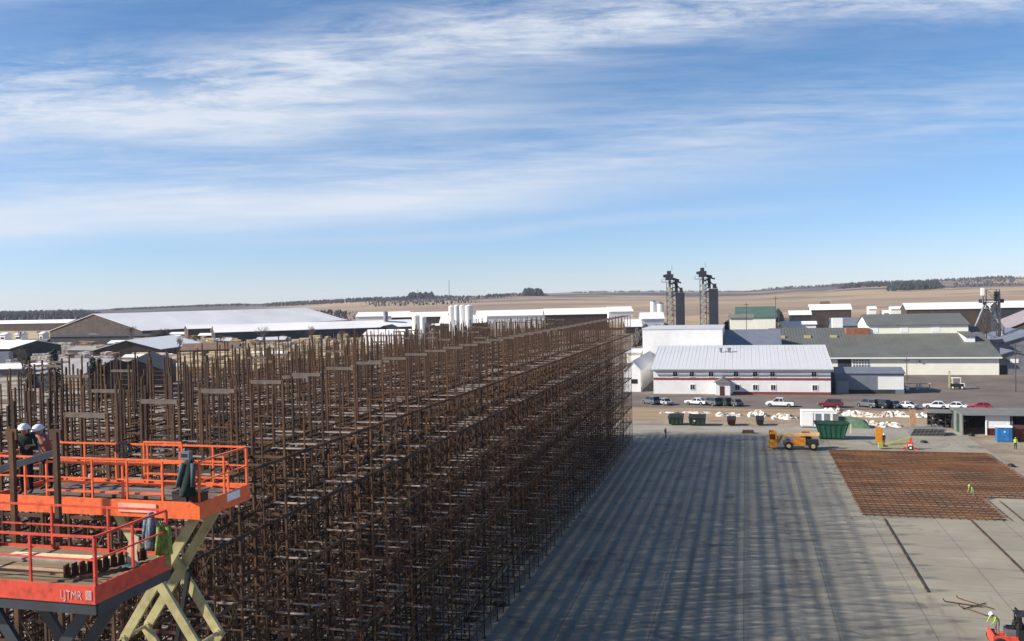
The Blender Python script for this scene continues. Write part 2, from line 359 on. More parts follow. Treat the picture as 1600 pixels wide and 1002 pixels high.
c = mixc(t, rng(t, nz(t, P_, 0.22, (1, 1, 1), 7, dist=1.0), 0.60, 0.66), c, (0.14, 0.125, 0.10))
br = N(t, 'ShaderNodeTexBrick'); br.offset = 0.0; br.inputs['Scale'].default_value = 1.0; br.inputs['Brick Width'].default_value = 6.2; br.inputs['Row Height'].default_value = 6.2
br.inputs['Mortar Size'].default_value = 0.05; br.inputs['Mortar Smooth'].default_value = 0.2
br.inputs['Color1'].default_value = (0, 0, 0, 1); br.inputs['Color2'].default_value = (0, 0, 0, 1); br.inputs['Mortar'].default_value = (1, 1, 1, 1)
mpb = N(t, 'ShaderNodeMapping'); mpb.inputs['Location'].default_value = (0.4, 0, 0); L(t, P_, mpb.inputs[0]); L(t, mpb.outputs[0], br.inputs['Vector'])
c = mixc(t, mth(t, 'MULTIPLY', br.outputs["Color"], 0.6), c, (0.081, 0.074, 0.068))
L(t, c, bs.inputs['Base Color'])
sheet('concrete_slab', [(SX0, SY0), (SX1, SY0), (SX1, SY1), (SX0, SY1)], 0.0, sm, thick=0.30)
# bare dirt round the slab
dm = mat('site_dirt', (0.28, 0.21, 0.145), 0.95, nscale=0.16, col2=(0.50, 0.40, 0.29), bump=0.6, bscale=0.8)
sheet('dirt_ground', [(SX1 + 0.02, 20), (95, 20), (95, 186), (-40, 186), (-40, SY1 + 0.02), (SX1 + 0.02, SY1 + 0.02)], -0.06, dm)
tanm = mat('tan_earth', (0.36, 0.24, 0.14), 0.95, nscale=0.12, stretch=(0.4, 2, 1), col2=(0.50, 0.36, 0.22))
sheet('earth_verge', [(-40, SY1 + 8), (32, SY1 + 8), (32, 186.5), (-40, 186.5)], -0.05, tanm)
am = mat('gravel_lot', (0.15, 0.115, 0.095), 0.95, nscale=0.10, col2=(0.25, 0.20, 0.165), bump=0.5, bscale=2)
sheet('parking_lot', [(-45, 186.6), (140, 182), (165, 262), (-45, 262)], -0.045, am)
# gritty concrete apron strip between slab and dirt
ap = mat('apron_concrete', (0.37, 0.34, 0.28), 0.9, nscale=0.2, col2=(0.46, 0.43, 0.36))
sheet('concrete_apron', [(-30, SY1 - 6.0), (33.2, SY1 - 6.0), (33.2, SY1 - 0.4), (-30, SY1 - 0.4)], 0.004, ap)
# left yard: trodden snow, mud and sawdust
ym = mat('lumber_yard_ground', (0.17, 0.12, 0.085), 0.95, nscale=0.07, lo=.42, hi=.60, col2=(0.56, 0.48, 0.39), bump=0.4, bscale=1)
sheet('yard_ground', [(-420, 120), (SX0 - 0.1, 60), (SX0 - 0.1, 186), (-60, 520), (-420, 520)], -0.08, ym)

# ------------------------------------------------------------------ steel rack rows
BAY, NB = 3.3, 37
TZ = [1.1, 3.4, 5.65, 7.9, 10.2, 12.5, 14.75, 17.0]      # load levels; above the last one only posts and top beams stand
TOPZ = 20.0
Y0 = 21.5
def frame_mesh(ext0, ext1, seed, top=True):
    q = random.Random(seed); b = MB(); W = 1.40
    for x, e in ((0, ext0), (-W, ext1)):
        b.bb(x - 0.038, x + 0.038, -0.038, 0.038, 0.0, TOPZ + e)
        b.bb(x - 0.14, x + 0.14, -0.14, 0.14, 0.0, 0.03)
    pz = 0.3
    for k, z in enumerate(TZ):
        b.bb(-W + 0.042, -0.042, -0.03, 0.03, z - 0.05, z + 0.04)
        if (k + seed) % 2: b.beam((-W + 0.04, 0.0, pz), (-0.04, 0.0, z - 0.12), 0.035)
        else: b.beam((-0.04, 0.0, pz), (-W + 0.04, 0.0, z - 0.12), 0.035)
        if q.random() < 0.6: b.bb(-W + 0.042, -0.042, -0.02, 0.02, z - 1.13, z - 1.09)
        pz = z + 0.1
    b.bb(-W + 0.042, -0.042, -0.02, 0.02, 18.1, 18.15)
    return b
FR = []
for i, (e0, e1) in enumerate(((0.0, 0.0), (0.0, -0.1), (-0.5, -0.1), (-0.1, -0.6), (0.15, 0.1), (-0.7, -0.7))):
    FR.append(frame_mesh(e0, e1, i))
def mid_frame(seed):
    q = random.Random(seed); b = MB(); W = 1.40; zt = q.choice((18.6, 19.3, 19.7))
    for x in (0, -W): b.bb(x - 0.028, x + 0.028, -0.028, 0.028, 0.0, zt)
    for k, z in enumerate(TZ):
        b.bb(-W + 0.028, -0.028, -0.025, 0.025, z - 0.045, z + 0.03)
        if q.random() < .5: b.bb(-W + 0.028, -0.028, -0.015, 0.015, z - 1.2, z - 1.16)
        if q.random() < .5: b.beam((-W + 0.04, 0.0, z - 2.0), (-0.04, 0.0, z - 0.1), 0.03)
    return b
FR += [mid_frame(90 + i) for i in range(4)]
frame_data = []
for fb in FR:
    o = fb.build('upright_frame', rust); frame_data.append(o.data); bpy.data.objects.remove(o)
o = MB().bb(-1.36, -0.04, -0.05, 0.05, -0.13, 0.0).build('top_beam', rustpale); topbeam_data = o.data; bpy.data.objects.remove(o)
def tier_mesh(n, seed, lo, hb=(-0.04, 0.03)):
    q = random.Random(seed); b = MB(); W = 1.40; Ln = n * BAY
    for x in (0.062, -W - 0.062):
        b.bb(x - 0.022, x + 0.022, 0, Ln, hb[0], hb[1])
    b.cur = 1
    for i in range(n):
        for f_ in (0.2, 0.5, 0.8):
            if q.random() < 0.5:
                y = (i + f_) * BAY + q.uniform(-0.1, 0.1)
                b.bb(-W - 0.03, 0.03, y - 0.07, y + 0.07, 0.045, 0.085)
    return b
tier_data = []
for s in range(4):
    o = tier_mesh(NB - 1, 20 + s, 0).build('load_beams', [rust, railm]); tier_data.append(o.data); bpy.data.objects.remove(o)
ordn = ['nearest to the open slab', 'second in from the open slab', 'third in from the open slab', 'fourth in from the open slab', 'fifth in from the open slab',
        'middle one of the eleven rows', 'fifth in from the lumber yard side', 'fourth in from the lumber yard side', 'third in from the lumber yard side', 'second in from the lumber yard side', 'outermost towards the lumber yard']
o = tier_mesh(NB - 1, 41, 0, (-0.07, 0.05)).build('load_beams', [rust, railm]); face_tier = o.data; bpy.data.objects.remove(o)
NROW = 11; PER = 2.42
q = random.Random(5)
for rI in range(NROW):
    x = -17.45 - rI * PER - (q.uniform(-.18, .18) if rI else 0)
    root = thing('pallet_rack_row', 'long rusty steel storage rack row, ' + ordn[rI], 'steel rack', (x, Y0, 0), 0, 'parallel rows of the unfinished steel rack block')
    for k in range(NB):
        idx = 0 if rI == 0 else q.choice((0, 1, 1, 2, 3, 4, 4, 5) if rI < 7 else (1, 2, 3, 5))
        o = bpy.data.objects.new('upright_frame', frame_data[idx]); COL.objects.link(o); o.parent = root; o.location = (0, k * BAY, 0)
        if k < NB - 1:
            o = bpy.data.objects.new('upright_frame', frame_data[6 + q.randrange(4)]); COL.objects.link(o); o.parent = root; o.location = (0, (k + .5) * BAY, 0)
        if rI == 0 or (idx in (0, 1, 4) and q.random() < .35):
            o = bpy.data.objects.new('top_beam', topbeam_data); COL.objects.link(o); o.parent = root; o.location = (0, k * BAY, TOPZ if rI == 0 else TOPZ - .4)
    for k, z in enumerate(TZ):
        if rI and (k + 2 * rI) % 9 == 7: continue
        o = bpy.data.objects.new('load_beams', face_tier if rI == 0 else tier_data[(k + rI) % 4]); COL.objects.link(o); o.parent = root; o.location = (0, 0, z)
# lone post the two workers are bolting
pA = A(86, 645, 21.0); 
b = MB(); b.bb(-0.06, 0.06, -0.05, 0.05, 0, 20.1); b.bb(-0.15, 0.15, -0.15, 0.15, 0, 0.04); b.bb(-0.16, 0.16, -0.03, 0.03, 19.9, 20.15)
for z in TZ: b.bb(-0.08, 0.08, -0.07, 0.07, z - 0.1, z + 0.1)
o = b.build('steel_post', rust); o.location = (pA.x, pA.y, 0); setp(o, 'tall free standing steel post between the two lift platforms', 'steel post')
pB = A(17, 640, 21.2)
o2 = o.copy(); COL.objects.link(o2); o2.location = (pB.x, pB.y, 0); o2['label'] = 'tall free standing steel post left of the workers in white hard hats'

# ------------------------------------------------------------------ buildings
def gable(name, label, cat, Apt, Bpt, hw, ze, zr, wallm, roofm, z0=-0.2, over=0.5, th=0.22, hwr=None, group=None, gablem=None):
    """gabled building: ridge runs from above Apt to above Bpt (x,y); hw half width; ze eave, zr ridge heights"""
    a = Vector((Apt[0], Apt[1], 0)); c = Vector((Bpt[0], Bpt[1], 0)); d = c - a; Ln = d.length; d.normalize()
    rz = math.atan2(d.y, d.x); root = thing(name, label, cat, (a.x, a.y, z0), rz, group)
    ze -= z0; zr -= z0
    w = MB(); w.poly_ex([(-hw, 0), (hw, 0), (hw, ze), (0, zr), (-hw, ze)], 'x', 0, Ln); w.build('wall', wallm, root)
    sl = (zr - ze) / hw; rf = MB(); lx0, lx1 = -over, Ln + over; ho = hw + over; zo = ze - sl * over
    rf.poly_ex([(-ho, zo + 0.02), (0, zr + 0.02), (ho, zo + 0.02), (ho, zo + 0.02 + th), (0, zr + 0.02 + th), (-ho, zo + 0.02 + th)], 'x', lx0, lx1)
    r_ = rf.build('roof', roofm, root)
    return root, r_, Ln
def lbox(root, name, m, x0, x1, y0, y1, z0, z1, label=None):
    return MB().bb(x0, x1, y0, y1, z0, z1).build(name, m, root, label=label)
def xfacing(name, label, cat, xl, xr, Yf, eave_py, ridge_py, half, wallm, roofm, pxm=None, over=0.5, **k):
    """building whose long front faces the camera side (-Y); xl,xr in world x"""
    xm = pxm
    ze = Zof(xm, eave_py, Yf); zr = Zof(xm, ridge_py, Yf + half)
    return gable(name, label, cat, (xl, Yf + half), (xr, Yf + half), half, ze, zr, wallm, roofm, over=over, **k) + (ze, zr)

# white two-storey building with red bands
Yw = G(1160, 616).y
xl, xr = onY(1021, 590, Yw).x, onY(1298, 590, Yw).x
wb, wroof, Lw, ze, zr = xfacing('office_building', 'long white two storey building with red bands and small square windows', 'building', xl, xr, Yw, 577, 541, 21.0, whitewall, whiteroof, pxm=1160, over=0.6)
def wx(px): return onY(px, 590, Yw).x - xl
fy = -21.0; px0_, px1_ = wx(1118), wx(1141)
for z0_, z1_ in ((Zof(1160, 594, Yw) + .2, Zof(1160, 590.6, Yw) + .2), (0.1, 0.75)):
    lbox(wb, 'red_band', redtrim, (wx(1145) if z0_ < 1 else 0.05), Lw - 0.02, fy - 0.07, fy - 0.002, z0_, z1_)
sb_ = MB(); nr = 46
for i in range(nr + 1):
    x_ = -.55 + (Lw + 1.1) * i / nr; sl_ = (zr - ze) / 21.0
    sb_.beam((x_, fy - .5, ze + .435 - sl_ * .5), (x_, -.2, zr + .425), .05, .05)
sb_.build('seam_ribs', whiteroof, wroof)
lbox(wb, 'gutter', bluegrey, -0.6, Lw + 0.6, fy - 0.85, fy - 0.62, ze - 0.30, ze - 0.02)
def window(root, x, z, w=1.0, h=1.15, y=None):
    y = fy if y is None else y
    f_ = MB(); 
    f_.bb(x - w / 2 - .12, x + w / 2 + .12, y - .08, y - .004, z + h / 2, z + h / 2 + .12).bb(x - w / 2 - .12, x + w / 2 + .12, y - .08, y - .004, z - h / 2 - .12, z - h / 2)
    f_.bb(x - w / 2 - .12, x - w / 2, y - .08, y - .004, z - h / 2, z + h / 2).bb(x + w / 2, x + w / 2 + .12, y - .08, y - .004, z - h / 2, z + h / 2).bb(x - .03, x + .03, y - .06, y - .004, z - h / 2, z + h / 2)
    fr = f_.build('window', white, root); lbox(fr, 'pane', glass, x - w / 2, x + w / 2, y - .03, y - .003, z - h / 2, z + h / 2)
zu = Zof(1160, 585, Yw) + .2; zl = Zof(1160, 605.5, Yw) + .2
for p_ in (1055, 1081, 1111, 1150, 1180, 1207, 1272): window(wb, wx(p_), zu)
for p_ in (1082, 1152, 1180, 1208, 1273): window(wb, wx(p_), zl)
px0, px1 = wx(1118), wx(1141)          # porch
lbox(wb, 'porch', whitewall, px0 + .1, px1, fy - 3.0, fy - 0.01, 0.2, 3.1)
r_ = MB(); r_.poly_ex([(px0 - .3, 3.12), (px1 + .4, 3.12), ((px0 + px1) / 2, 4.3)], 'y', fy - 3.5, fy - .1); r_.build('porch_roof', graypan, wb)
dr = lbox(wb, 'door', maroon, px0 + 1.0, px0 + 2.0, fy - 3.06, fy - 3.0, 0.2, 2.3); lbox(dr, 'handle', greym, px0 + 1.8, px0 + 1.88, fy - 3.12, fy - 3.062, 1.1, 1.3)
for p_, q_ in ((1138, 546), (1126, 556), (1140, 553)):
    P3 = onY(p_, q_, Yw + 14); zz = ze + (zr - ze) * (14 / 21) + .4
    v = MB().tube((P3.x - xl, fy + 14, zz - .6), (P3.x - xl, fy + 14, zz + .9), .28, n=10).tube((P3.x - xl, fy + 14, zz + .9), (P3.x - xl, fy + 14, zz + 1.15), .42, n=10); v.build('roof_vent', galv, wroof)
# plain white shed on the left of it
Yl = Yw + 4
xa, xb = onY(976, 600, Yl).x, onY(1001, 600, Yl).x
root, rr, Ln = gable('storage_shed', 'narrow plain white shed left of the two storey building', 'shed', ((xa + xb) / 2, Yl), ((xa + xb) / 2, Yl + 40), (xb - xa) / 2, Zof(990, 579, Yl), Zof(990, 562, Yl + 8), whitewall, whiteroof, over=.2)
lbox(root, 'window', glass, -0.04, -0.005, -1.2, .3, 2.1, 3.2)
# blank tall white hall behind
Yh = Yw + 44
xa, xb = onY(1004, 530, Yh).x, onY(1129, 530, Yh).x
zt = Zof(1060, 513.5, Yh)
root = thing('tall_hall', 'tall blank bright white flat roofed hall behind the white two storey building', 'building', (xa, Yh, -.2))
lbox(root, 'wall', whitewall, 0, xb - xa, 0, 26, 0, zt); lbox(root, 'roof', whiteroof, -.15, xb - xa + .15, -.15, 26.2, zt, zt + .3)
lbox(root, 'door', greym, 8, 12, -.06, -.003, .2, 4.2)
xc, xd = onY(1131, 530, Yh).x, onY(1218, 530, Yh + 6).x
gable('grey_shed', 'low grey metal shed right of the blank white hall', 'shed', (xc + .4, Yh + 16), (xd, Yh + 16), 12, Zof(1170, 541, Yh + 4), Zof(1170, 516, Yh + 16), bluegrey, bluegrey)
# small brown thing left of hall
P0 = G(990, 556); gable('small_cabin', 'small cream cabin with dark doorway left of the blank white hall', 'cabin', (onY(981, 552, 262).x, 262), (onY(1002, 552, 262).x, 262), 3.0, Zof(990, 551, 259), Zof(990, 546, 262), creamwall, whiteroof)[0]

# olive roofed plant building
Yo = G(1430, 585).y
xl2, xr2 = onY(1209, 565, Yo).x, onY(1561, 570, Yo).x
half = 27.0; ze2 = Zof(1430, 558, Yo); zr2 = Zof(1300, 513.5, Yo + half)
pb, proof, Lp = gable('plant_building', 'large cream walled building with wide olive metal roof', 'building', (xl2, Yo + half), (xr2, Yo + half), half, ze2, zr2, creamwall, oliveroof, over=.7)
def ox(px, py=570): return onY(px, py, Yo).x - xl2
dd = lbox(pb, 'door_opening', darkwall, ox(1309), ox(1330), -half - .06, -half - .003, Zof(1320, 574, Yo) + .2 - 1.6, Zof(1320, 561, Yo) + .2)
gw = lbox(pb, 'window', creamwall, ox(1331.5), ox(1357), -half - .08, -half - .003, Zof(1340, 574, Yo) + .2, Zof(1340, 560.5, Yo) + .2)
for i in range(6):
    for j in range(3):
        x_ = ox(1332) + .45 + i * .74; z_ = Zof(1340, 574, Yo) + .35 + j * .75
        if j == 0 and i == 0: pm = MB()
        pm.bb(x_ - .27, x_ + .27, -half - .1, -half - .082, z_, z_ + .55)
pm.build('pane', bluegrey, gw)
lbox(pb, 'eave_trim', white, -.6, Lp + .6, -half - .9, -half - .72, ze2 - .2, ze2 + .15)
lbox(pb, 'wall_lamp', darkm, ox(1436), ox(1438), -half - .5, -half - .05, 3.6, 4.0)
for p_ in (1222, 1262, 1303):
    P3 = onY(p_, 529, Yo + 17); zz = ze2 + .2 + (zr2 - ze2) * 17 / half
    lbox(proof, 'roof_vent', cream, P3.x - xl2 - .9, P3.x - xl2 + .9, -half + 17, -half + 19, zz - .6, zz + .9)
P3 = onY(1340, 522, Yo + 20); zz = ze2 + (zr2 - ze2) * 20 / half
lbox(proof, 'ventilator', mat('red_oxide', (.42, .15, .08), .8), P3.x - xl2 - 3.2, P3.x - xl2 + 3.3, -half + 20, -half + 23.5, zz - 1, zz + 2.3)
# clerestory block
Yc = Yo + 20.5; xa, xb = onY(1357, 515, Yc).x, onY(1513, 515, Yc).x
ro, rr, _ = gable('raised_hall', 'raised cream hall with olive roof rising out of the wide olive roof', 'building', (xa, Yc + 13), (xb, Yc + 13), 13, Zof(1430, 508, Yc), Zof(1430, 491.5, Yc + 13), creamwall, oliveroof, z0=0.3)
for p_ in (1365, 1412, 1461):
    x_ = onY(p_, 515, Yc).x - xa; lbox(ro, 'light_panel', white, x_ - .9, x_ + 1.3, -13.06, -13.003, Zof(1430, 521, Yc), Zof(1430, 509.5, Yc))
# conveyor head house going back over the roof
Yk = Yo + 12; xa, xb = onY(1508, 535, Yk).x, onY(1523.5, 535, Yk).x; xm_ = (xa + xb) / 2
hz0, hz1 = Zof(1515, 547, Yk), Zof(1515, 526, Yk)
root = thing('conveyor_house', 'white ended sloping conveyor housing standing on the olive roof', 'conveyor', (xm_, Yk, 0))
w_ = (xb - xa) / 2
def slab6(y0, y1, za0, za1, zb0, zb1, w): 
    m = MB(); m.add([(-w, y0, za0), (w, y0, za0), (w, y1, zb0), (-w, y1, zb0), (-w, y0, za1), (w, y0, za1), (w, y1, zb1), (-w, y1, zb1)], [(0, 1, 2, 3), (4, 5, 6, 7), (0, 1, 5, 4), (2, 3, 7, 6), (1, 2, 6, 5), (0, 3, 7, 4)]); return m
hb = Zof(1545, 500, Yk + 34)
slab6(0, 34, hz0, hz1, hb - 2.2, hb, w_).build('housing', white, root)
slab6(-.4, 34.2, hz1 + .02, hz1 + .25, hb + .02, hb + .25, w_ + .35).build('roof', oliveroof, root)
# elevator leg on the right
def lattice_tower(name, label, P, h, w, m, cat='grain elevator', parts=None):
    root = thing(name, label, cat, P); b = MB()
    for sx in (-1, 1):
        for sy in (-1, 1): b.bb(sx * w - .12, sx * w + .12, sy * w - .12, sy * w + .12, 0, h)
    n = int(h / 3.2)
    for i in range(n):
        z0, z1 = i * h / n, (i + 1) * h / n
        for sx in (-1, 1):
            b.beam((sx * w, -w, z0), (sx * w, w, z1), .12); b.beam((-w, sx * w, z1), (w, sx * w, z0), .12)
            b.beam((sx * w, -w, z1), (sx * w, w, z1), .12); b.beam((-w, sx * w, z1), (w, sx * w, z1), .12)
    b.build('lattice_tower', m, root); return root
Yt = Yk + 36; Pt = onY(1549, 500, Yt)
rt = lattice_tower('elevator_tower', 'dark lattice elevator tower with small machinery boxes behind the olive roof', (Pt.x, Yt, -.2), 23.0, 1.9, mat('dark_lattice', (.09, .09, .10), .6))
lbox(rt, 'head_box', white, -2.9, -2.1, -.6, .6, 21.2, 23.6); lbox(rt, 'head_box', binblue, 0.9, 2.2, -.8, .8, 19.2, 22.4)
MB().bb(-3.2, 3.2, -2, 2, 18.8, 19.0).bb(-3.2, 3.2, -2.05, -1.98, 19.9, 20.0).bb(-3.2, -3.1, -2, 2, 19, 20).bb(3.1, 3.2, -2, 2, 19, 20).build('platform', darkm, rt)
MB().tube((-1.8, -.5, 19), (-6.5, -4, 9), .35).tube((-1.4, -.2, 18), (3, -2, 11), .3).build('spout', galv, rt)
MB().tube((3.2, 0, 0), (3.2, 0, 11), .5, n=12).build('pipe', galv, rt)
MB().tube((2.4, .5, 0), (2.4, .5, 22), .4, n=8).build('leg_casing', galv, rt)

# low grey shed right of white building
Ys = Yw + 3.5; xa, xb = onY(1300, 600, Ys).x, onY(1413, 600, Ys).x
root, rr, Ls = gable('metal_shed', 'low blue grey metal shed between the white and the olive roofed buildings', 'shed', (xa + .6, Ys + 5), (xb, Ys + 5), 5, Zof(1350, 584, Ys), Zof(1350, 575, Ys + 5), bluegrey, bluegrey, over=.25)
lbox(root, 'skirting', darkwall, .2, Ls - 2, -5.06, -5.003, .2, 1.0)
lbox(root, 'annex', bluegrey, .2, 2.8, -6.6, -5.07, .2, 3.2); lbox(root, 'sunlit_end_panel', whitewall, Ls - 5.5, Ls - .1, -5.05, -5.003, 1.1, 4.0)  # white end panel paints the sunlit stretch of the wall

# far right: corrugated round-roofed store and roofs
Yg = Yo + 1; xa, xb = onY(1563, 570, Yg).x, onY(1602, 570, Yg).x; xm_ = (xa + xb) / 2
root, rr, _ = gable('corrugated_store', 'weathered corrugated steel store with dark roof peak beside the cream wall', 'shed', (xm_, Yg), (xm_, Yg + 24), (xb - xa) / 2 + .6, Zof(1580, 556, Yg), Zof(1580, 549, Yg), galv, bluegrey, over=.5)
lbox(root, 'patched_panel', white, -.06, -.003, -1.4, .6, 3.2, 4.3); lbox(root, 'door', darkwall, -.05, -.003, 1.4, 3.2, .2, 2.6)
Yg2 = Yg + 30; xa = onY(1571, 530, Yg2).x
gable('tin_roofed_shed', 'shed with pale blue tin roof at the right edge behind the corrugated store', 'shed', (xa + 9, Yg2), (xa + 9, Yg2 + 34), 9, Zof(1590, 535, Yg2), Zof(1590, 520, Yg2), galv, bluegrey)
Yg3 = Yg2 + 50; xa = onY(1578, 500, Yg3).x
gable('pink_roofed_shed', 'shed with faded pinkish roof beyond the elevator tower', 'shed', (xa + 10, Yg3), (xa + 26, Yg3 + 80), 10, 9.0, 13.5, brownwall, mat('faded_roof', (.42, .36, .36), .8, nscale=.2, var=.15))
# long open store far right
Yz = 520
gable('long_open_shed', 'very long low white roofed shed at the foot of the fields on the right', 'shed', (onY(1412, 478, Yz).x, Yz), (onY(1660, 478, Yz).x, Yz), 9, Zof(1500, 482, Yz), Zof(1500, 473, Yz), brownwall, farroof)
gable('long_dark_shed', 'long dark sided shed behind the elevator tower at the right edge', 'shed', (onY(1556, 478, 470).x, 470), (onY(1680, 478, 470).x, 470), 9, Zof(1580, 480, 470), Zof(1580, 471, 470), darkwall, farroof)
# small sheds between elevators and olive roof
def fx(name, label, cat, pa, pb_, Yf, epy, rpy, half, wm, rm, **k):
    pm_ = (pa + pb_) / 2
    return gable(name, label, cat, (onY(pa, epy, Yf).x, Yf + half), (onY(pb_, epy, Yf).x, Yf + half), half, Zof(pm_, epy, Yf), Zof(pm_, rpy, Yf + half), wm, rm, **k)
r_, _, L_ = fx('open_barn', 'white roofed open fronted barn with dark bays below the brown fields', 'barn', 1266, 1330, 520, 484, 476, 8, brownwall, white)
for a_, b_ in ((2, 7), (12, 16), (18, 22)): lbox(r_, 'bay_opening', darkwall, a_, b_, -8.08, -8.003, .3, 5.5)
fx('low_white_shed', 'low white roofed shed left of the open fronted barn', 'shed', 1234, 1267, 500, 492, 486, 6, darkwall, white)
fx('flat_white_shed', 'long flat white shed just above the olive roof', 'shed', 1221, 1275, 400, 507, 503, 4, whitewall, farroof)
fx('grey_roofed_house', 'grey roofed house just left of the raised cream hall', 'house', 1300, 1350, 390, 509, 497, 7, galv, bluegrey)
sb_ = MB(); sl_ = (zr2 - ze2) / half
for i in range(70):
    x_ = -.4 + (Lp + .8) * i / 69; sb_.beam((x_, -half - .6, ze2 + .2 + .24 - sl_ * .6), (x_, -.3, zr2 + .2 + .23), .06, .05)
sb_.build('seam_ribs', oliveroof, proof)
Pk = onY(1308, 505, 372)
root = thing('white_tank', 'square white tank standing above the olive roof line', 'tank', (Pk.x, 372, 0)); lbox(root, 'body', white, -1.9, 1.9, -1.8, 1.8, 8.5, 12.8); MB().bb(-1.7, -1.5, -1.5, -1.3, 0, 8.5).bb(1.5, 1.7, -1.5, -1.3, 0, 8.5).bb(-1.7, -1.5, 1.3, 1.5, 0, 8.5).bb(1.5, 1.7, 1.3, 1.5, 0, 8.5).build('leg_frame', galv, root)
for i, (p_, q_, w_, lb) in enumerate(((1363, 481, 12, 'tiny white farm shed on the slope, middle one of three'), (1400, 481, 16, 'small white farm shed furthest up the slope near the fields'), (1392, 487, 22, 'small cream farm shed lowest on the slope'), (1290, 473, 12, 'tiny dark barn standing alone above the open barn'))):
    Yq = 620 + i * 25; fx('farm_shed', lb, 'shed', p_ - w_ / 2, p_ + w_ / 2, Yq, q_ + 2, q_ - 1.5, 4, brownwall if i == 3 else creamwall, brownroof if i == 3 else white, group='small farm sheds on the far slope')
# green roofed hall
r_, rf, _ = fx('green_roofed_barn', 'barn with a broad green metal roof and cream gable', 'barn', 1150, 1212, 385, 496, 480, 15, creamwall, greenroof)
Pq = onY(1160, 495, 384); 
fx('cream_annex', 'cream annex standing in front of the green roofed barn', 'shed', 1140, 1176, 360, 497, 492, 5, creamwall, graypan)
# grain elevators
for i, (p_, top, pb0, pb1, bt, lb) in enumerate(((1047, 421, 1056.5, 1069, 457, 'left one of the twin tall grain elevator legs with dark bins'), (1099, 416, 1108, 1122, 452, 'right one of the twin tall grain elevator legs with dark bins'))):
    Ye = 335; P3 = onY(p_, 480, Ye); h = Zof(p_, top, Ye)
    root = thing('grain_elevator', lb, 'grain elevator', (P3.x, Ye, 0), 0, 'twin grain elevators')
    MB().bb(-.42, .42, -.4, .4, 0, h - 4).build('leg_casing', mat('pale_leg', (.52, .51, .46), .6), root)
    lt_ = MB()
    for k in range(12):
        z0_, z1_ = k * (h - 5) / 12, (k + 1) * (h - 5) / 12
        for y_ in (-1.3, 1.3): lt_.beam((-1.1, y_, z0_), (1.1, y_, z1_), .09).beam((-1.1, y_, z1_), (1.1, y_, z1_), .09)
    for x_ in (-1.1, 1.1):
        for y_ in (-1.3, 1.3): lt_.beam((x_, y_, 0), (x_, y_, h - 5), .12)
    lt_.build('lattice', darkm, root)
    MB().bb(-1.5, 1.3, -.9, .9, h - 4, h - 1.8).bb(-.9, .5, -.7, .7, h - 1.8, h - .6).tube((-1.5, 0, h - 2.3), (-2.3, 0, h - 2.6), .5).build('head', binblue, root)
    g_ = MB().bb(-2.9, 2.8, -1.6, 1.6, h - 4.75, h - 4.6)
    for x_ in (-2.9, -1.4, 0, 1.4, 2.75): g_.bb(x_, x_ + .06, -1.6, -1.54, h - 4.6, h - 3.6).bb(x_, x_ + .06, 1.54, 1.6, h - 4.6, h - 3.6)
    g_.bb(-2.9, 2.8, -1.6, -1.54, h - 3.65, h - 3.58).build('platform', darkm, root)
    MB().tube((.9, 0, h - .6), (.9, 0, h + 1.6), .05).build('mast', darkm, root)
    bx0, bx1 = onY(pb0, 480, Ye).x - P3.x, onY(pb1, 480, Ye).x - P3.x; hb_ = Zof(1080, bt, Ye)
    MB().bb(bx0, bx1, -2.5, 3, 7.5, hb_).build('storage_bin', binblue, root)
    hp = MB()
    for x_ in (bx0 + .9, bx1 - .9): hp.box((x_, 0, 6.4), (1.6, 3, 2.2), 0, 1.0)
    hp.build('hopper', galv, root)
    fr_ = MB()
    for x_ in (bx0, (bx0 + bx1) / 2, bx1):
        for y_ in (-2.4, 2.9): fr_.bb(x_ - .15, x_ + .15, y_ - .15, y_ + .15, 0, 7.45)
    fr_.build('support_frame', darkm, root)
    MB().bb(bx0 + 1.4, bx1 - .5, -1.0, 1.0, hb_ + .1, hb_ + 1.8).bb(bx0 - .4, bx0 + .7, -.5, .5, hb_ + .1, hb_ + 5.0).build('distributor', darkm, root)
    sp = MB()
    for k in range(5): sp.beam((.45, -.3, h - 3.6 - k * 1.7), (bx0 + .4 + k * .1, -.3, hb_ + 4.4 - k * 1.1), .35)
    sp.beam((1.2, .3, h - 4.6), (bx1 - .3, .3, hb_ + .3), .45)
    sp.tube((1.0, 0, h - 3.4), (bx0 + 1.2, 0, hb_ + 4.5), .38).tube((1.0, .5, h - 3.6), (bx1 - 1.0, .6, hb_ + 3.5), .28)
    for k in range(7):
        z_ = h - 5 - k * 2.0; sp.beam((.55, -.4, z_), (.55 + .42 * (k + 1) * .8, -.4, z_ - .6), .22)
    sp.build('spout', darkm, root)
    MB().tube((1.7, -2.2, 0), (1.7, -2.2, 20), .12).build('ladder', galv, root)
Pm = onY(1026, 466, 760)
root = thing('distant_silo', 'small white silo pair far off left of the grain elevators', 'silo', (Pm.x, 760, tz(Pm.x, 760)))
MB().tube((-3, 0, 0), (-3, 0, 18), 2.4, n=14).tube((3, 0, 0), (3, 0, 16), 3.0, n=14).build('silo_body', white, root); MB().tube((-3, 0, 18.02), (-3, 0, 19.5), 2.5, .3, 14).tube((3, 0, 16.02), (3, 0, 18), 3.1, .3, 14).build('silo_roof', galv, root)

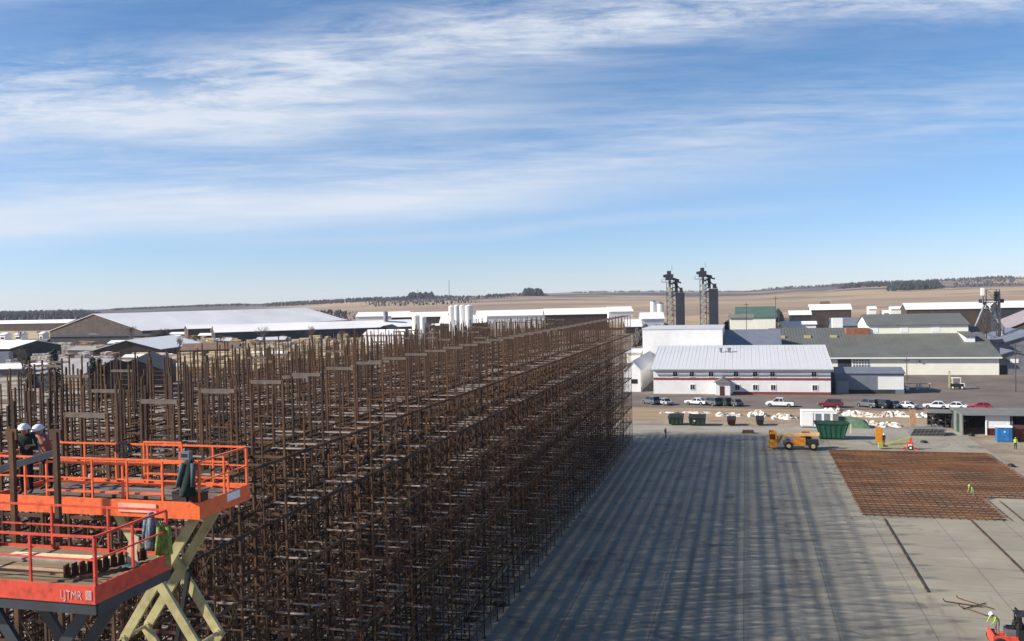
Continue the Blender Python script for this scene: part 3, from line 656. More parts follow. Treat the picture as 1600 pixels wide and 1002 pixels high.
# white silos behind the rack skyline
for i, (p_, dY, top, lb) in enumerate(((706, 0, 479, 'leftmost of the four white cylindrical silos above the rack'), (714, 6, 478, 'second white cylindrical silo from the left above the rack'), (723, 0, 478, 'third white cylindrical silo, right of the narrow gap'), (733, -3, 478, 'widest white cylindrical silo, rightmost of the four'))):
    Ye = 430 + dY; P3 = onY(p_, 500, Ye); h = Zof(p_, top, Ye); r_ = 1.45 if i < 3 else 1.9
    root = thing('white_silo', lb, 'silo', (P3.x, Ye, 0), 0, 'white silos beyond the rack')
    MB().tube((0, 0, 0), (0, 0, h), r_, n=20).build('silo_body', white, root, smooth=False); MB().tube((0, 0, h + .01), (0, 0, h + .5), r_ + .05, .4, n=20).build('dome', white, root)
    MB().bb(-.08, .08, -r_ - .3, -r_ - .2, 0, h).build('ladder', galv, root)
for i, (p_, top, m_, r_, lb) in enumerate(((650, 494, creamwall, 1.7, 'cream cylindrical tank left of the white silos'), (661, 496, white, 1.5, 'white cylindrical tank just right of the cream tank'), (603, 488, galv, 1.6, 'small grey silo far behind the white roofs'))):
    Ye = 375 if i < 2 else 560; P3 = onY(p_, 510, Ye); h = Zof(p_, top, Ye)
    root = thing('storage_tank', lb, 'tank', (P3.x, Ye, 0)); MB().tube((0, 0, 0), (0, 0, h), r_, n=20).build('tank_body', m_, root); MB().tube((0, 0, h + .01), (0, 0, h + .7), r_ + .06, .3, n=20).build('lid', m_, root)

# left hand yard: sheds (px of gable / ridge ends, depth)
def dshed(name, label, pa, da, pb_, db, hw, top_py, eave_z_drop, wm, rm, **k):
    a = A(pa, horizon(pa) + 5, da); c = A(pb_, horizon(pb_) + 5, db); z = A(pa, top_py, da).z; g = tz(a.x, a.y)
    return gable(name, label, 'shed', (a.x, a.y), (c.x, c.y), hw, z - eave_z_drop, z, wm, rm, **k)
dshed('great_barn', 'huge barn with brown gable end and very long white roof', 147, 640, 478, 860, 46, 491, 12.0, brownwall, farroof, over=.8)
dshed('flat_roofed_works', 'distant long low white roof on the far left below the woods', -40, 930, 118, 900, 12, 502, 3.0, brownwall, farroof)
for i, (p_, w_) in enumerate(((5, 9), (28, 12), (66, 6))):
    Pq = A(p_, 517, 620); root, _, _ = gable('office_hut', ('small white office hut at the far left edge', 'small white office hut with a dark window, second from the left edge', 'single white hut right of the other office huts')[i], 'hut', (Pq.x, Pq.y), (Pq.x + w_ * .45, Pq.y), 3, 5.2, 6.4, white, farroof, group='white huts before the big barn')
    lbox(root, 'window', glass, .6, w_ * .45 - .6, -3.06, -3.003, 2.3, 3.6)
dshed('pale_roofed_shed', 'open shed with pale roof and black interior at the left edge', -60, 400, 55, 385, 13, 533, 2.6, darkwall, farroof, over=.8)
Pq = A(6, 560, 350); root = thing('truck_trailer', 'pale blue box trailer parked before the dark shed at the left edge', 'trailer', (Pq.x, Pq.y, 0), R(10)); lbox(root, 'body', bluegrey, -3, 3, -1.3, 1.3, 1.1, 6.2)
for x_ in (-2, 2): MB().tube((x_, -1.3, .5), (x_, 1.3, .5), .5, n=12).build('wheel', blackr, root)
dshed('dark_flat_shed', 'long black roofed flat shed in front of the big barn', 95, 560, 250, 545, 10, 524, .8, darkwall, darkwall)
dshed('brown_gabled_shed', 'brown gabled shed with white roof and dark open side', 196, 400, 268, 455, 15.0, 532.5, 4.2, brownwall, white, over=.5)
dshed('grey_roofed_stall', 'low shed with light tan roof between the lumber stacks on the left', 118, 440, 165, 430, 5, 541, 1.6, darkwall, concrete_b)
dshed('brown_roofed_shed', 'low orange brown roofed shed with tan stacks under its edge', 286, 395, 372, 400, 10, 538, 2.4, brownroof, mat('tan_brown_roof', (.26, .155, .10), .85, nscale=.3, var=.2))
dshed('long_white_roof_shed', 'long low white roofed shed in the middle of the lumber yard', 332, 560, 640, 610, 14, 508.5, 4.2, darkwall, farroof)
dshed('small_dark_gable', 'small black gabled shed just left of the cream tank', 598, 470, 612, 500, 6.5, 510, 3.2, darkwall, darkwall)
dshed('white_fronted_shed', 'small white walled shed left of the cream tank', 575, 405, 640, 400, 5, 516, 1.8, white, farroof)
dshed('left_white_annex', 'white roofed annex beneath the right end of the huge barn roof', 290, 620, 340, 630, 9, 508.5, 2.4, brownwall, farroof)
dshed('pale_slab_roof_shed', 'wide grey white roofed shed rising behind the rack at left', 92, 270, 176, 262, 11, 561, 3.4, darkwall, mat('dirty_white_roof', (.42, .41, .40), .8, nscale=.25, var=.25))
dshed('black_gabled_shed', 'dark brown gabled shed directly behind the rack tops at left', 207, 225, 235, 262, 6.6, 563, 2.9, brownwall, darkwall)
for i, (pa, pb_, d_, py, lb) in enumerate(((560, 640, 900, 488.5, 'far white roofed shed left of the grey silo'), (615, 700, 840, 489, 'far white roofed shed between the grey silo and the white silos'), (745, 860, 700, 486, 'very long white roof right of the white silos'), (850, 945, 640, 483, 'very long white roof ending near the rack top corner'), (948, 985, 800, 480, 'small white shed beyond the far rack corner'), (690, 760, 520, 494, 'white roof low behind the white silos'), (1000, 1035, 620, 489, 'small grey white shed left of the grain elevators'), (975, 1000, 560, 500, 'small pale shed right of the rack top corner'))):
    r_, rf, L_ = dshed('white_roofed_shed', lb, pa, d_, pb_, d_, 16 if i < 6 else 5, py, 4.0, brownwall if i % 2 else whitewall, farroof, group='distant white roofed sheds')
    if i in (2, 3):
        for k in range(4): lbox(r_, 'skylight', bluegrey, L_ * (k + .5) / 4 - 6, L_ * (k + .5) / 4 + 6, -9, -7.4, 0, 0.01) if False else None

# radio mast
Pq = A(702, 462, 2300); root = thing('radio_mast', 'thin tall radio mast on the horizon above the white silos', 'mast', (Pq.x, Pq.y, tz(Pq.x, Pq.y)))
MB().beam((0, 0, 0), (0, 0, A(702, 438, 2300).z - tz(Pq.x, Pq.y)), 1.2).build('mast_pole', greym, root)
Pq = A(653, 462, 2500); root = thing('radio_mast', 'shorter thin mast on the horizon left of the tall one', 'mast', (Pq.x, Pq.y, tz(Pq.x, Pq.y)))
MB().beam((0, 0, 0), (0, 0, A(653, 452, 2500).z - tz(Pq.x, Pq.y)), 1.0).build('mast_pole', greym, root)

# ------------------------------------------------------------------ woods on the horizon (too many trees to count)
def woods(name, label, spans, m, seed, wmul=1.0):
    q = random.Random(seed); b = MB()
    for (pa, pb_, d0, d1, h, n) in spans:
        for i in range(int(n * 2.2)):
            p_ = q.uniform(pa, pb_); d_ = q.uniform(d0, d1); Pq = A(p_, horizon(p_), d_); g = tz(Pq.x, Pq.y) - 1
            t_ = (p_ - pa) / (pb_ - pa); env = min(1, 5 * t_ + .25, 5 * (1 - t_) + .25)
            hh = h * .72 * q.uniform(.4, 1.2) * env; w = hh * q.uniform(.35, .7) * wmul
            vs = []; nn = 6
            for k, (zz, rr) in enumerate(((.05, .35), (.35, 1), (.7, .8), (.95, .3))):
                for j in range(nn):
                    a_ = 2 * math.pi * j / nn + k * .5; r2 = w * .5 * rr * q.uniform(.7, 1.25)
                    vs.append((Pq.x + r2 * math.cos(a_), Pq.y + r2 * math.sin(a_), g + hh * zz * q.uniform(.92, 1.06)))
            fs = [(k * nn + j, k * nn + (j + 1) % nn, (k + 1) * nn + (j + 1) % nn, (k + 1) * nn + j) for k in range(3) for j in range(nn)] + [tuple(range(3 * nn, 4 * nn))]
            b.add(vs, fs)
    o = b.build(name, m); return setp(o, label, 'woods', kind='stuff')
woods('bare_woods', 'purple grey bare woods along the horizon', [(-60, 160, 1500, 2600, 11, 900), (150, 420, 2600, 3400, 9, 420), (400, 640, 2300, 3300, 11, 600), (560, 760, 1900, 3000, 9, 400), (600, 720, 2400, 3100, 13, 140), (760, 860, 2500, 3200, 12, 110), (860, 1165, 3100, 3700, 9, 240), (1165, 1400, 2900, 3600, 10, 200), (1290, 1620, 2500, 3500, 12, 420), (380, 560, 900, 1500, 9, 260), (1480, 1600, 1900, 2600, 9, 120)], woodsm, 3)
woods('pine_woods', 'dark pine woods standing out on the horizon', [(815, 850, 2500, 2750, 28, 70), (634, 682, 2500, 2800, 26, 90), (1385, 1476, 1900, 2200, 20, 170), (1310, 1400, 2300, 2700, 16, 90), (1165, 1225, 700, 820, 13, 60), (560, 600, 2400, 2700, 14, 30), (740, 800, 2300, 2600, 13, 40)], pinewoods, 4)
woods('roadside_scrub', 'brown bare scrub between the sheds and the fields', [(480, 700, 620, 900, 7, 160), (985, 1050, 400, 640, 6, 90), (1120, 1230, 420, 640, 8, 160), (1340, 1560, 560, 760, 6, 200), (1225, 1350, 430, 600, 4, 90), (1410, 1540, 540, 600, 7, 120)], mat('brown_scrub', (.10, .08, .068), .95, nscale=.05, var=.35), 5, 1.4)

# ------------------------------------------------------------------ single trees
def bare_tree(label, Pq, h, seed, group=None, name='bare_tree', spread=.55):
    q = random.Random(seed); root = thing(name, label, 'tree', Pq, 0, group); tb, cb = MB(), MB()
    def grow(p, d, ln, r, lev):
        e = p + d * ln
        (tb if lev < 2 else cb).tube(p, e, r, r * .6, 5 if lev < 2 else 3)
        if lev >= 5: return
        for _ in range(3 if lev else 5):
            nd = (d + Vector((q.uniform(-1, 1), q.uniform(-1, 1), q.uniform(-.25, .8))) * (spread + .12 * lev)).normalized()
            grow(p + d * ln * q.uniform(.55, 1), nd, ln * q.uniform(.6, .8), r * .6, lev + 1)
    grow(Vector((0, 0, -.2)), Vector((0, 0, 1)), h * .33, h * .022, 0)
    tb.build('trunk', bark, root); cb.build('crown', twig, root); return root
def conifer(label, Pq, h, w, seed, group=None):
    q = random.Random(seed); root = thing('conifer_tree', label, 'tree', Pq, 0, group)
    MB().tube((0, 0, -.2), (0, 0, h * .95), h * .025, .03, 6).build('trunk', bark, root); b = MB()
    for i in range(900):
        t_ = q.random() ** 1.3; z = h * (.08 + .92 * t_); r_ = w * .5 * (1 - t_) * q.uniform(.5, 1.12) + .1; a_ = q.uniform(0, 6.283)
        p = Vector((r_ * math.cos(a_), r_ * math.sin(a_), z)); s_ = h * .045 * q.uniform(.6, 1.3)
        d = Vector((math.cos(a_), math.sin(a_), -.35)); sd = Vector((-math.sin(a_), math.cos(a_), q.uniform(-.4, .4)))
        b.add([p - sd * s_ * .6, p + sd * s_ * .6, p + d * s_ * 1.6], [(0, 1, 2)])
    b.build('crown', needle, root); return root
q = random.Random(44)
TR = [(q.uniform(0, 640), 530, q.uniform(400, 700), q.uniform(7, 12), 'bare yard tree among the lumber sheds') for _ in range(16)] + [(205, 520, 520, 15, 'bare tree in front of the huge barn, left one'), (238, 520, 500, 11, 'small bare tree in front of the huge barn, right one'), (412, 530, 480, 13, 'bare tree standing before the middle of the long white roofs'), (487, 530, 470, 13, 'bare tree to the right before the long white shed'), (532, 525, 480, 10, 'small bare tree left of the black gabled shed'),
      (35, 560, 300, 12, 'bare tree at the far left behind the rack'), (88, 560, 270, 10, 'bushy bare tree just behind the rack at left'), (1217, 500, 360, 13, 'bare tree behind the left end of the olive roof'), (1146, 505, 380, 11, 'bare tree between the right elevator and the green roof'), (1078, 505, 400, 11, 'bare tree between the twin grain elevators'), (1560, 495, 330, 11, 'bare tree right of the lattice elevator tower')]
for i, (p_, q_, d_, h_, lb) in enumerate(TR):
    Pq = A(p_, q_, d_); bare_tree(lb, (Pq.x, Pq.y, 0), h_, 50 + i, 'bare trees in the yards')
for i, (p_, d_, h_, w_, lb) in enumerate(((84, 235, 12.5, 5.5, 'broad dark conifer behind the rack tops'), (144, 215, 11.0, 3.0, 'slim dark conifer, left one of the close pair'), (154, 218, 10.6, 3.0, 'slim dark conifer, right one of the close pair'), (42, 260, 9.5, 5, 'low dark conifer near the left edge'), (1136, 330, 13, 3.4, 'tall dark conifer right of the grain elevators'), (1088, 360, 9, 4, 'dark conifer between the grain elevators'), (1042, 345, 9, 4, 'dark conifer left of the grain elevators'))):
    Pq = A(p_, 550, d_); conifer(lb, (Pq.x, Pq.y, 0), h_, w_, 80 + i, 'dark conifers')

# ------------------------------------------------------------------ lumber stacks
def lumber_data(m, seed):
    q = random.Random(seed); b = MB(); c_ = MB()
    for k in range(4):
        z0 = k * .95 + .1; sh = q.uniform(-.15, .15)
        for j in range(5):
            b.bb(-2.4 + sh + q.uniform(-.06, .06), 2.4 + sh, -.95 + j * .38, -.95 + j * .38 + .36, z0 + .08, z0 + .84)
        for x_ in (-1.8, 0, 1.8): c_.bb(x_ - .06, x_ + .06, -.98, .98, z0 - .02, z0 + .075)
    return b, c_
LB = []
for i, m_ in enumerate((lumber, lumber2, snowm)):
    for j in range(2):
        root = thing('lumber_stack', '', 'lumber stack', (0, 0, -50)); b, c_ = lumber_data(m_, i * 7 + j); b.build('boards', m_, root); c_.build('spacers', brownwall, root); LB.append(root)
LBL = [('banded stack of pale yellow sawn lumber in the yard beyond the rack', 'pale lumber stacks in the yard'), ('weathered brown lumber stack in the yard beyond the rack', 'brown lumber stacks in the yard'), ('snow dusted grey white lumber stack in the yard beyond the rack', 'snow dusted lumber stacks')]
q = random.Random(12); first = [True] * 6
def put_stack(px_, d_, kind, rz, s=1.0, z=0):
    j = kind * 2 + q.randrange(2); Pq = A(px_, horizon(px_) + 30, d_)
    o = LB[j] if first[j] else dup(LB[j]); first[j] = False
    o.location = (Pq.x, Pq.y, z); o.rotation_euler = (0, 0, rz); o.scale = (s * 1.3, s * 1.15, s)
    o['label'], o['group'] = LBL[kind]
ZN = [(280, 560, 300, 345, 0, 40), (270, 420, 262, 300, 0, 16), (0, 160, 300, 520, 2, 26), (0, 200, 250, 330, 1, 16), (200, 330, 430, 560, 0, 22), (330, 640, 420, 540, 0, 34), (400, 620, 400, 440, 2, 12), (285, 480, 330, 430, 0, 34), (420, 600, 360, 470, 0, 26), (540, 680, 300, 400, 2, 12), (110, 200, 430, 520, 1, 12), (285, 420, 430, 480, 1, 10), (60, 190, 290, 390, 2, 22), (190, 300, 300, 370, 0, 14), (320, 480, 260, 320, 1, 14), (150, 240, 255, 300, 0, 6), (640, 760, 270, 330, 1, 10)]
for (pa, pb_, d0, d1, k_, n_) in ZN:
    for i in range(n_): put_stack(pa + (pb_ - pa) * (i + q.random()) / n_, q.uniform(d0, d1), k_ if q.random() < .8 else q.randrange(3), R(14) + q.choice((0, 0, R(90))) + q.uniform(-.05, .05), q.uniform(.8, 1.15))
YS = None
for i in range(26):
    p_ = q.uniform(0, 700); d_ = q.uniform(300, 640) if i % 3 else q.uniform(560, 900); Pq = A(p_, horizon(p_) + 20, d_); w_ = q.uniform(7, 16)
    gable('yard_shed', 'small weathered yard shed with pale roof among the stacked lumber', 'shed', (Pq.x, Pq.y), (Pq.x + w_ * 1.2, Pq.y + w_ * .3), w_ * .35, 2.6, 3.9, (darkwall, brownwall, graypan)[i % 3], (farroof, whiteroof, graypan, farroof)[i % 4], group='small sheds in the lumber yard')
for j in range(6):
    if first[j]: put_stack(300 + j * 20, 350, j // 2, 0)


# ------------------------------------------------------------------ people
JN = dict(pel=(0, 0, .96), spi=(0, .01, 1.16), che=(0, .0, 1.36), nek=(0, -.01, 1.49), hed=(0, -.03, 1.585), top=(0, -.02, 1.70), nos=(0, -.12, 1.60), chi=(0, -.085, 1.53))
RAD = dict(pel=(.155, .115), spi=(.14, .11), che=(.17, .12), nek=(.06, .06), hed=(.082, .092), top=(.062, .07), nos=(.014, .014), chi=(.03, .03))
for s_, n_ in ((-1, 'r'), (1, 'l')):
    JN.update({'sh' + n_: (s_ * .19, 0, 1.42), 'el' + n_: (s_ * .25, .03, 1.14), 'wr' + n_: (s_ * .26, -.10, .90), 'hi' + n_: (s_ * .095, 0, .90), 'kn' + n_: (s_ * .105, -.03, .50), 'an' + n_: (s_ * .11, .01, .09), 'to' + n_: (s_ * .13, -.17, .04)})
    RAD.update({'sh' + n_: (.068, .07), 'el' + n_: (.045, .047), 'wr' + n_: (.028, .032), 'hi' + n_: (.095, .10), 'kn' + n_: (.062, .066), 'an' + n_: (.045, .05), 'to' + n_: (.035, .05)})
BN = [('pel', 'spi', 'top_'), ('spi', 'che', 'top_'), ('che', 'nek', 'top_'), ('nek', 'hed', 'skin'), ('hed', 'top', 'skin'), ('hed', 'nos', 'skin'), ('hed', 'chi', 'skin')]
for n_ in 'rl': BN += [('che', 'sh' + n_, 'top_'), ('sh' + n_, 'el' + n_, 'slv'), ('el' + n_, 'wr' + n_, 'slv'), ('pel', 'hi' + n_, 'leg'), ('hi' + n_, 'kn' + n_, 'leg'), ('kn' + n_, 'an' + n_, 'leg'), ('an' + n_, 'to' + n_, 'boot')]
def person(label, loc, rz, topm, legm, slvm=None, skin_=None, hat=None, pose=None, scale=1.0, vest=None, tail=None):
    J = dict(JN); J.update(pose or {}); skin_ = skin_ or skinm; slvm = slvm or topm
    names = list(J); vs = [Vector(J[n]) for n in names]; rad = [RAD[n] for n in names]; es = [(names.index(a), names.index(b_)) for a, b_, _ in BN]; seg = [(J[a], J[b_], c_) for a, b_, c_ in BN]
    for n_ in 'rl':                                  # hands: palm, four fingers of unequal length, thumb on the side
        w = Vector(J['wr' + n_]); d = (w - Vector(J['el' + n_])).normalized(); sd = d.cross(Vector((0, -1, .2))).normalized(); sg = -1 if n_ == 'r' else 1
        cu = sd.cross(d).normalized()
        i0 = names.index('wr' + n_); pm = len(vs); vs.append(w + d * .055); rad.append((.024, .036)); es.append((i0, pm)); seg.append((tuple(w), tuple(w + d * .19), 'skin'))
        for k, (o_, ln) in enumerate(((-.027, .062), (-.009, .072), (.009, .068), (.027, .052))):
            a_ = len(vs); vs.append(w + d * .095 + sd * o_); vs.append(w + d * (.095 + ln * .5) + sd * o_ * 1.15 + cu * .012); vs.append(w + d * (.095 + ln * .85) + sd * o_ * 1.1 + cu * .034)
            rad += [(.0095, .0095), (.0088, .0088), (.0075, .0075)]; es += [(pm, a_), (a_, a_ + 1), (a_ + 1, a_ + 2)]
        a_ = len(vs); vs.append(w + d * .045 - sd * .034 * sg); vs.append(w + d * .085 - sd * .055 * sg + cu * .012); rad += [(.012, .012), (.010, .010)]; es += [(pm, a_), (a_, a_ + 1)]
    me = bpy.data.meshes.new('person'); me.from_pydata(vs, es, []); me.update()
    tmp = bpy.data.objects.new('person', me); COL.objects.link(tmp)
    sk = tmp.modifiers.new('Skin', 'SKIN'); sk.use_smooth_shade = True
    for i, r_ in enumerate(rad): me.skin_vertices[0].data[i].radius = r_
    me.skin_vertices[0].data[0].use_root = True
    sb_ = tmp.modifiers.new('Sub', 'SUBSURF'); sb_.levels = 1; sb_.render_levels = 1
    dg = bpy.context.evaluated_depsgraph_get(); nm = bpy.data.meshes.new_from_object(tmp.evaluated_get(dg)); bpy.data.objects.remove(tmp)
    nm.materials.clear(); order = {'skin': 0, 'top_': 1, 'slv': 2, 'leg': 3, 'boot': 4}
    for m_ in (skin_, topm, slvm, legm, bootm): nm.materials.append(m_)
    S = [(Vector(a), Vector(b_), c_) for a, b_, c_ in seg]
    for p in nm.polygons:
        c_ = p.center; best = None
        for a, b_, t_ in S:
            ab = b_ - a; u = max(0, min(1, (c_ - a).dot(ab) / max(ab.length_squared, 1e-9))); dd = (c_ - (a + ab * u)).length
            if best is None or dd < best[0] - 1e-4: best = (dd, t_)
        p.material_index = order[best[1]]
    o = bpy.data.objects.new('person', nm); COL.objects.link(o); o.location = loc; o.rotation_euler = (0, 0, rz); o.scale = (scale,) * 3
    setp(o, label, 'person')
    H = Vector(J['hed']); T = Vector(J['top']); ax = (T - H).normalized()
    c0 = H + ax * .055
    if hat:
        b = MB(); n = 14; rows = []
        xx = ax.cross(Vector((0, 1, 0))); xx.normalize(); yy = ax.cross(xx)
        for k in range(5):
            t_ = k / 4 * math.pi / 2; r_ = .132 * math.cos(t_); z_ = .125 * math.sin(t_)
            rows.append([c0 + ax * z_ + xx * (r_ * math.cos(2 * math.pi * j / n)) + yy * (r_ * 1.15 * math.sin(2 * math.pi * j / n)) for j in range(n)])
        brim = [c0 - ax * .005 + xx * (.158 * math.cos(2 * math.pi * j / n)) + yy * (.185 * math.sin(2 * math.pi * j / n)) for j in range(n)]
        vv = brim + [p for r_ in rows for p in r_]; ff = []
        for k in range(5):
            for j in range(n): ff.append((k * n + j, k * n + (j + 1) % n, (k + 1) * n + (j + 1) % n, (k + 1) * n + j))
        ff.append(tuple(range(5 * n, 6 * n))); ff.append(tuple(range(n - 1, -1, -1)))
        b.add(vv, ff); b.build('hard_hat', hat, o, smooth=True)
    e_ = MB()
    side = Vector((1, 0, 0))
    for sx in (-1, 1):
        p = H + ax * .02 + side * sx * .032 + Vector((0, -.088, 0)); e_.box(p, (.018, .008, .01))
    e_.build('eyes', darkm, o)
    if vest is not None:
        b = MB(); P_, S_, C_, K_ = [Vector(J[n]) for n in ('pel', 'spi', 'che', 'nek')]; n = 14; vv = []
        for (c_, rx, ry) in ((P_ + (S_ - P_) * .1, .178, .142), (S_, .166, .138), (C_, .205, .150), (C_ + (K_ - C_) * .55, .17, .12)):
            for j in range(n): vv.append(c_ + Vector((rx * math.cos(2 * math.pi * j / n), ry * math.sin(2 * math.pi * j / n), 0)))
        b.add(vv, [(k * n + j, k * n + (j + 1) % n, (k + 1) * n + (j + 1) % n, (k + 1) * n + j) for k in range(3) for j in range(n)]); b.build('safety_vest', vest, o, smooth=True)
    return o

# ------------------------------------------------------------------ scissor lifts
def scissor_lift(name, label, xr, y0, y1, length, zdeck, paint, armm, skirtm, deckmat, toe=.40, rail=1.12, arm_x=None, nx=6, mids=1, platform_ext=True, posts=6, text=None):
    """xr right side x, front edge y0, back edge y1, deck surface height zdeck"""
    root = thing(name, label, 'scissor lift', (xr, y0, 0)); W = length; D = y1 - y0; skd = .52 if skirtm is slate else .29
    lbox(root, 'platform_deck', deckmat, -W, 0, 0, D, zdeck - .06, zdeck)
    sk_ = MB().bb(-W, 0, -.01, .04, zdeck - skd, zdeck - .062).bb(-W, 0, D - .04, D + .01, zdeck - skd, zdeck - .062).bb(-.05, .01, .04, D - .04, zdeck - skd, zdeck - .062).bb(-W, -W + .05, .04, D - .04, zdeck - skd, zdeck - .062)
    sk_.build('deck_frame', skirtm, root)
    for (x0_, x1_, ya, yb) in ((-W, .012, -.035, 0), (-W, .012, D, D + .035), (-.02, .015, .002, D - .002), (-W - .015, -W + .02, .002, D - .002)):
        lbox(root, 'toe_board', paint, x0_, x1_, ya, yb, zdeck - .30, zdeck + toe - .2)
    zt_ = zdeck + rail
    def railing(pts, n, label_=None, midh=(.55,), t=.045):
        b = MB()
        a_, b__ = Vector(pts[0]), Vector(pts[1])
        for i in range(n + 1):
            p = a_ + (b__ - a_) * i / n; b.bb(p.x - t / 2, p.x + t / 2, p.y - t / 2, p.y + t / 2, zdeck, zt_ - t / 2 + .001)
        b.beam((a_.x, a_.y, zt_), (b__.x, b__.y, zt_), t)
        for m_ in midh: b.beam((a_.x, a_.y, zdeck + m_ * rail), (b__.x, b__.y, zdeck + m_ * rail), t * .7)
        b.build('guard_rail', paint, root)
    railing(((-W, .03), (-.03, .03)), posts); railing(((-W, D - .03), (-.03, D - .03)), posts); railing(((-.03, .06), (-.03, D - .06)), 2); railing(((-W + .03, .06), (-W + .03, D - .06)), 2)
    ax0, ax1 = arm_x; zb = 1.3; zt2 = zdeck - skd - .03; hh = (zt2 - zb) / nx
    for sd_, ys in ((0, .35), (1, D - .95)):
        for k in range(nx):
            za, zc_ = zb + k * hh, zb + (k + 1) * hh
            for dr_, oy in ((0, 0), (1, .13)):
                b = MB(); p0, p1 = ((ax0, za), (ax1, zc_)) if dr_ else ((ax1, za), (ax0, zc_))
                b.beam((p0[0], ys + oy, p0[1]), (p1[0], ys + oy, p1[1]), .10, .24); b.tube((p0[0], ys + oy - .09, p0[1]), (p0[0], ys + oy + .09, p0[1]), .09, n=10)
                b.build('scissor_arm', armm, root)
    for k in range(nx + 1):
        z_ = zb + k * hh
        MB().tube((ax0, .3, z_), (ax0, D - .8, z_), .05, n=8).build('pivot_bar', armm, root); MB().tube((ax1, .3, z_), (ax1, D - .8, z_), .05, n=8).build('pivot_bar', armm, root)
    hyd = MB()
    for k in range(nx - 1): hyd.beam(((ax0 + ax1) / 2 - .4, D / 2, zb + k * hh + hh * .4), ((ax0 + ax1) / 2 + .4, D / 2, zb + (k + 1) * hh + hh * .5), .11)
    hyd.build('hydraulic_ram', darkm, root)
    MB().bb(ax0 - .7, ax1 + .5, .15, D - .15, .45, 1.2).bb(ax0 - .5, ax1 + .3, -.02, D + .02, .55, .95).build('chassis', paint, root)
    for x_ in (ax0 - .3, ax1 + .1):
        for ys in (-.05, D - .35):
            w_ = MB().tube((x_, ys, .42), (x_, ys + .38, .42), .42, n=18).build('wheel', blackr, root); MB().tube((x_, ys - .01, .42), (x_, ys + .39, .42), .2, n=12).build('hub', white, w_)
    return root
# orange lift with cream arms
pa = A(313, 812, 22.0); pbk = A(400, 762, 24.3)
DZ = pa.z + .30
XR_A, YA0, YA1 = pa.x, pa.y, pa.y + 2.25
la = scissor_lift('scissor_lift', 'raised orange scissor lift with cream yellow arms and two workers on deck', XR_A, YA0, YA1, 6.2, DZ, orange, cream, orange, deckm, toe=.32, arm_x=(-2.65, -.43), nx=5)
bx = MB().bb(-2.3, -1.2, -.06, -.037, DZ - .18, DZ + .04).build('white_decal', mat('faded_decal', (.85, .42, .30), .6, k=1), la)
bx = MB().bb(.016, .03, 1.15, 1.75, DZ - .12, DZ + .08).build('white_decal', white, la)
lbox(la, 'inner_decal', white, -.5, -.05, 2.2, 2.212, DZ + .12, DZ + .1 + .001 + .12) if False else None
# sliding inner rails of the extension
def inner(x0, x1, y, z0, z1, n):
    b = MB()
    for i in range(n + 1): x_ = x0 + (x1 - x0) * i / n; b.bb(x_ - .022, x_ + .022, y - .022, y + .022, z0, z1 - .023)
    for z_ in (z1, (z0 + z1) / 2, z0 + .25): b.beam((x0, y, z_), (x1, y, z_), .045)
    b.build('inner_rail', orange, la)
inner(-4.6, -1.15, .14, DZ, DZ + .98, 3); inner(-3.1, -1.9, 2.05, DZ + .1, DZ + 1.22, 1); inner(-1.1, -.12, 1.45, DZ, DZ + .85, 1)
b = MB()
for i in range(9): b.bb(-4.9 + i * .47, -4.86 + i * .47, .10, 2.1, DZ + .0021, DZ + .02)
b.build('deck_rib', deckm, la)
# outrigger extension beam across the deck
MB().beam((-1.6, 2.0, DZ + .35), (-.1, 1.4, DZ + .75), .07).build('diagonal_brace', darkm, la)
for k in range(3): MB().beam((-5.0 + .1 * k, .7 + .33 * k, DZ + .06), (-1.0, .6 + .33 * k, DZ + .06), .22, .07).build('stored_rail', rustpale, la)
# red lift with slate arms in front
pr = A(150, 945, 17.7); DZB = pr.z + .31
XR_B, YB0, YB1 = pr.x, pr.y, pr.y + 2.35
lb_ = scissor_lift('scissor_lift', 'nearer red scissor lift with dark slate arms, lower than the orange one', XR_B, YB0, YB1, 4.6, DZB, red, slate, slate, plank, toe=.26, rail=1.02, arm_x=(-2.9, -.6), nx=5, posts=3)
tcu = bpy.data.curves.new('lettering', 'FONT'); tcu.body = 'LJTMR'; tcu.size = .24; tcu.extrude = .003
tt = bpy.data.objects.new('lettering', tcu); COL.objects.link(tt); dg = bpy.context.evaluated_depsgraph_get(); lm = bpy.data.meshes.new_from_object(tt.evaluated_get(dg)); bpy.data.objects.remove(tt)
lm.materials.clear(); lm.materials.append(mat('pale_lettering', (.62, .33, .30), .6, nscale=9, var=.3, k=1)); to = bpy.data.objects.new('lettering', lm); COL.objects.link(to); to.parent = lb_
to.location = (-.80, -.041, DZB - .22); to.rotation_euler = (R(90), 0, 0); to.scale = (.78, 1.0, 1)
MB().bb(-.20, -.06, -.046, -.037, DZB - .22, DZB - .03).build('decal', MATS['pale_lettering'], lb_)
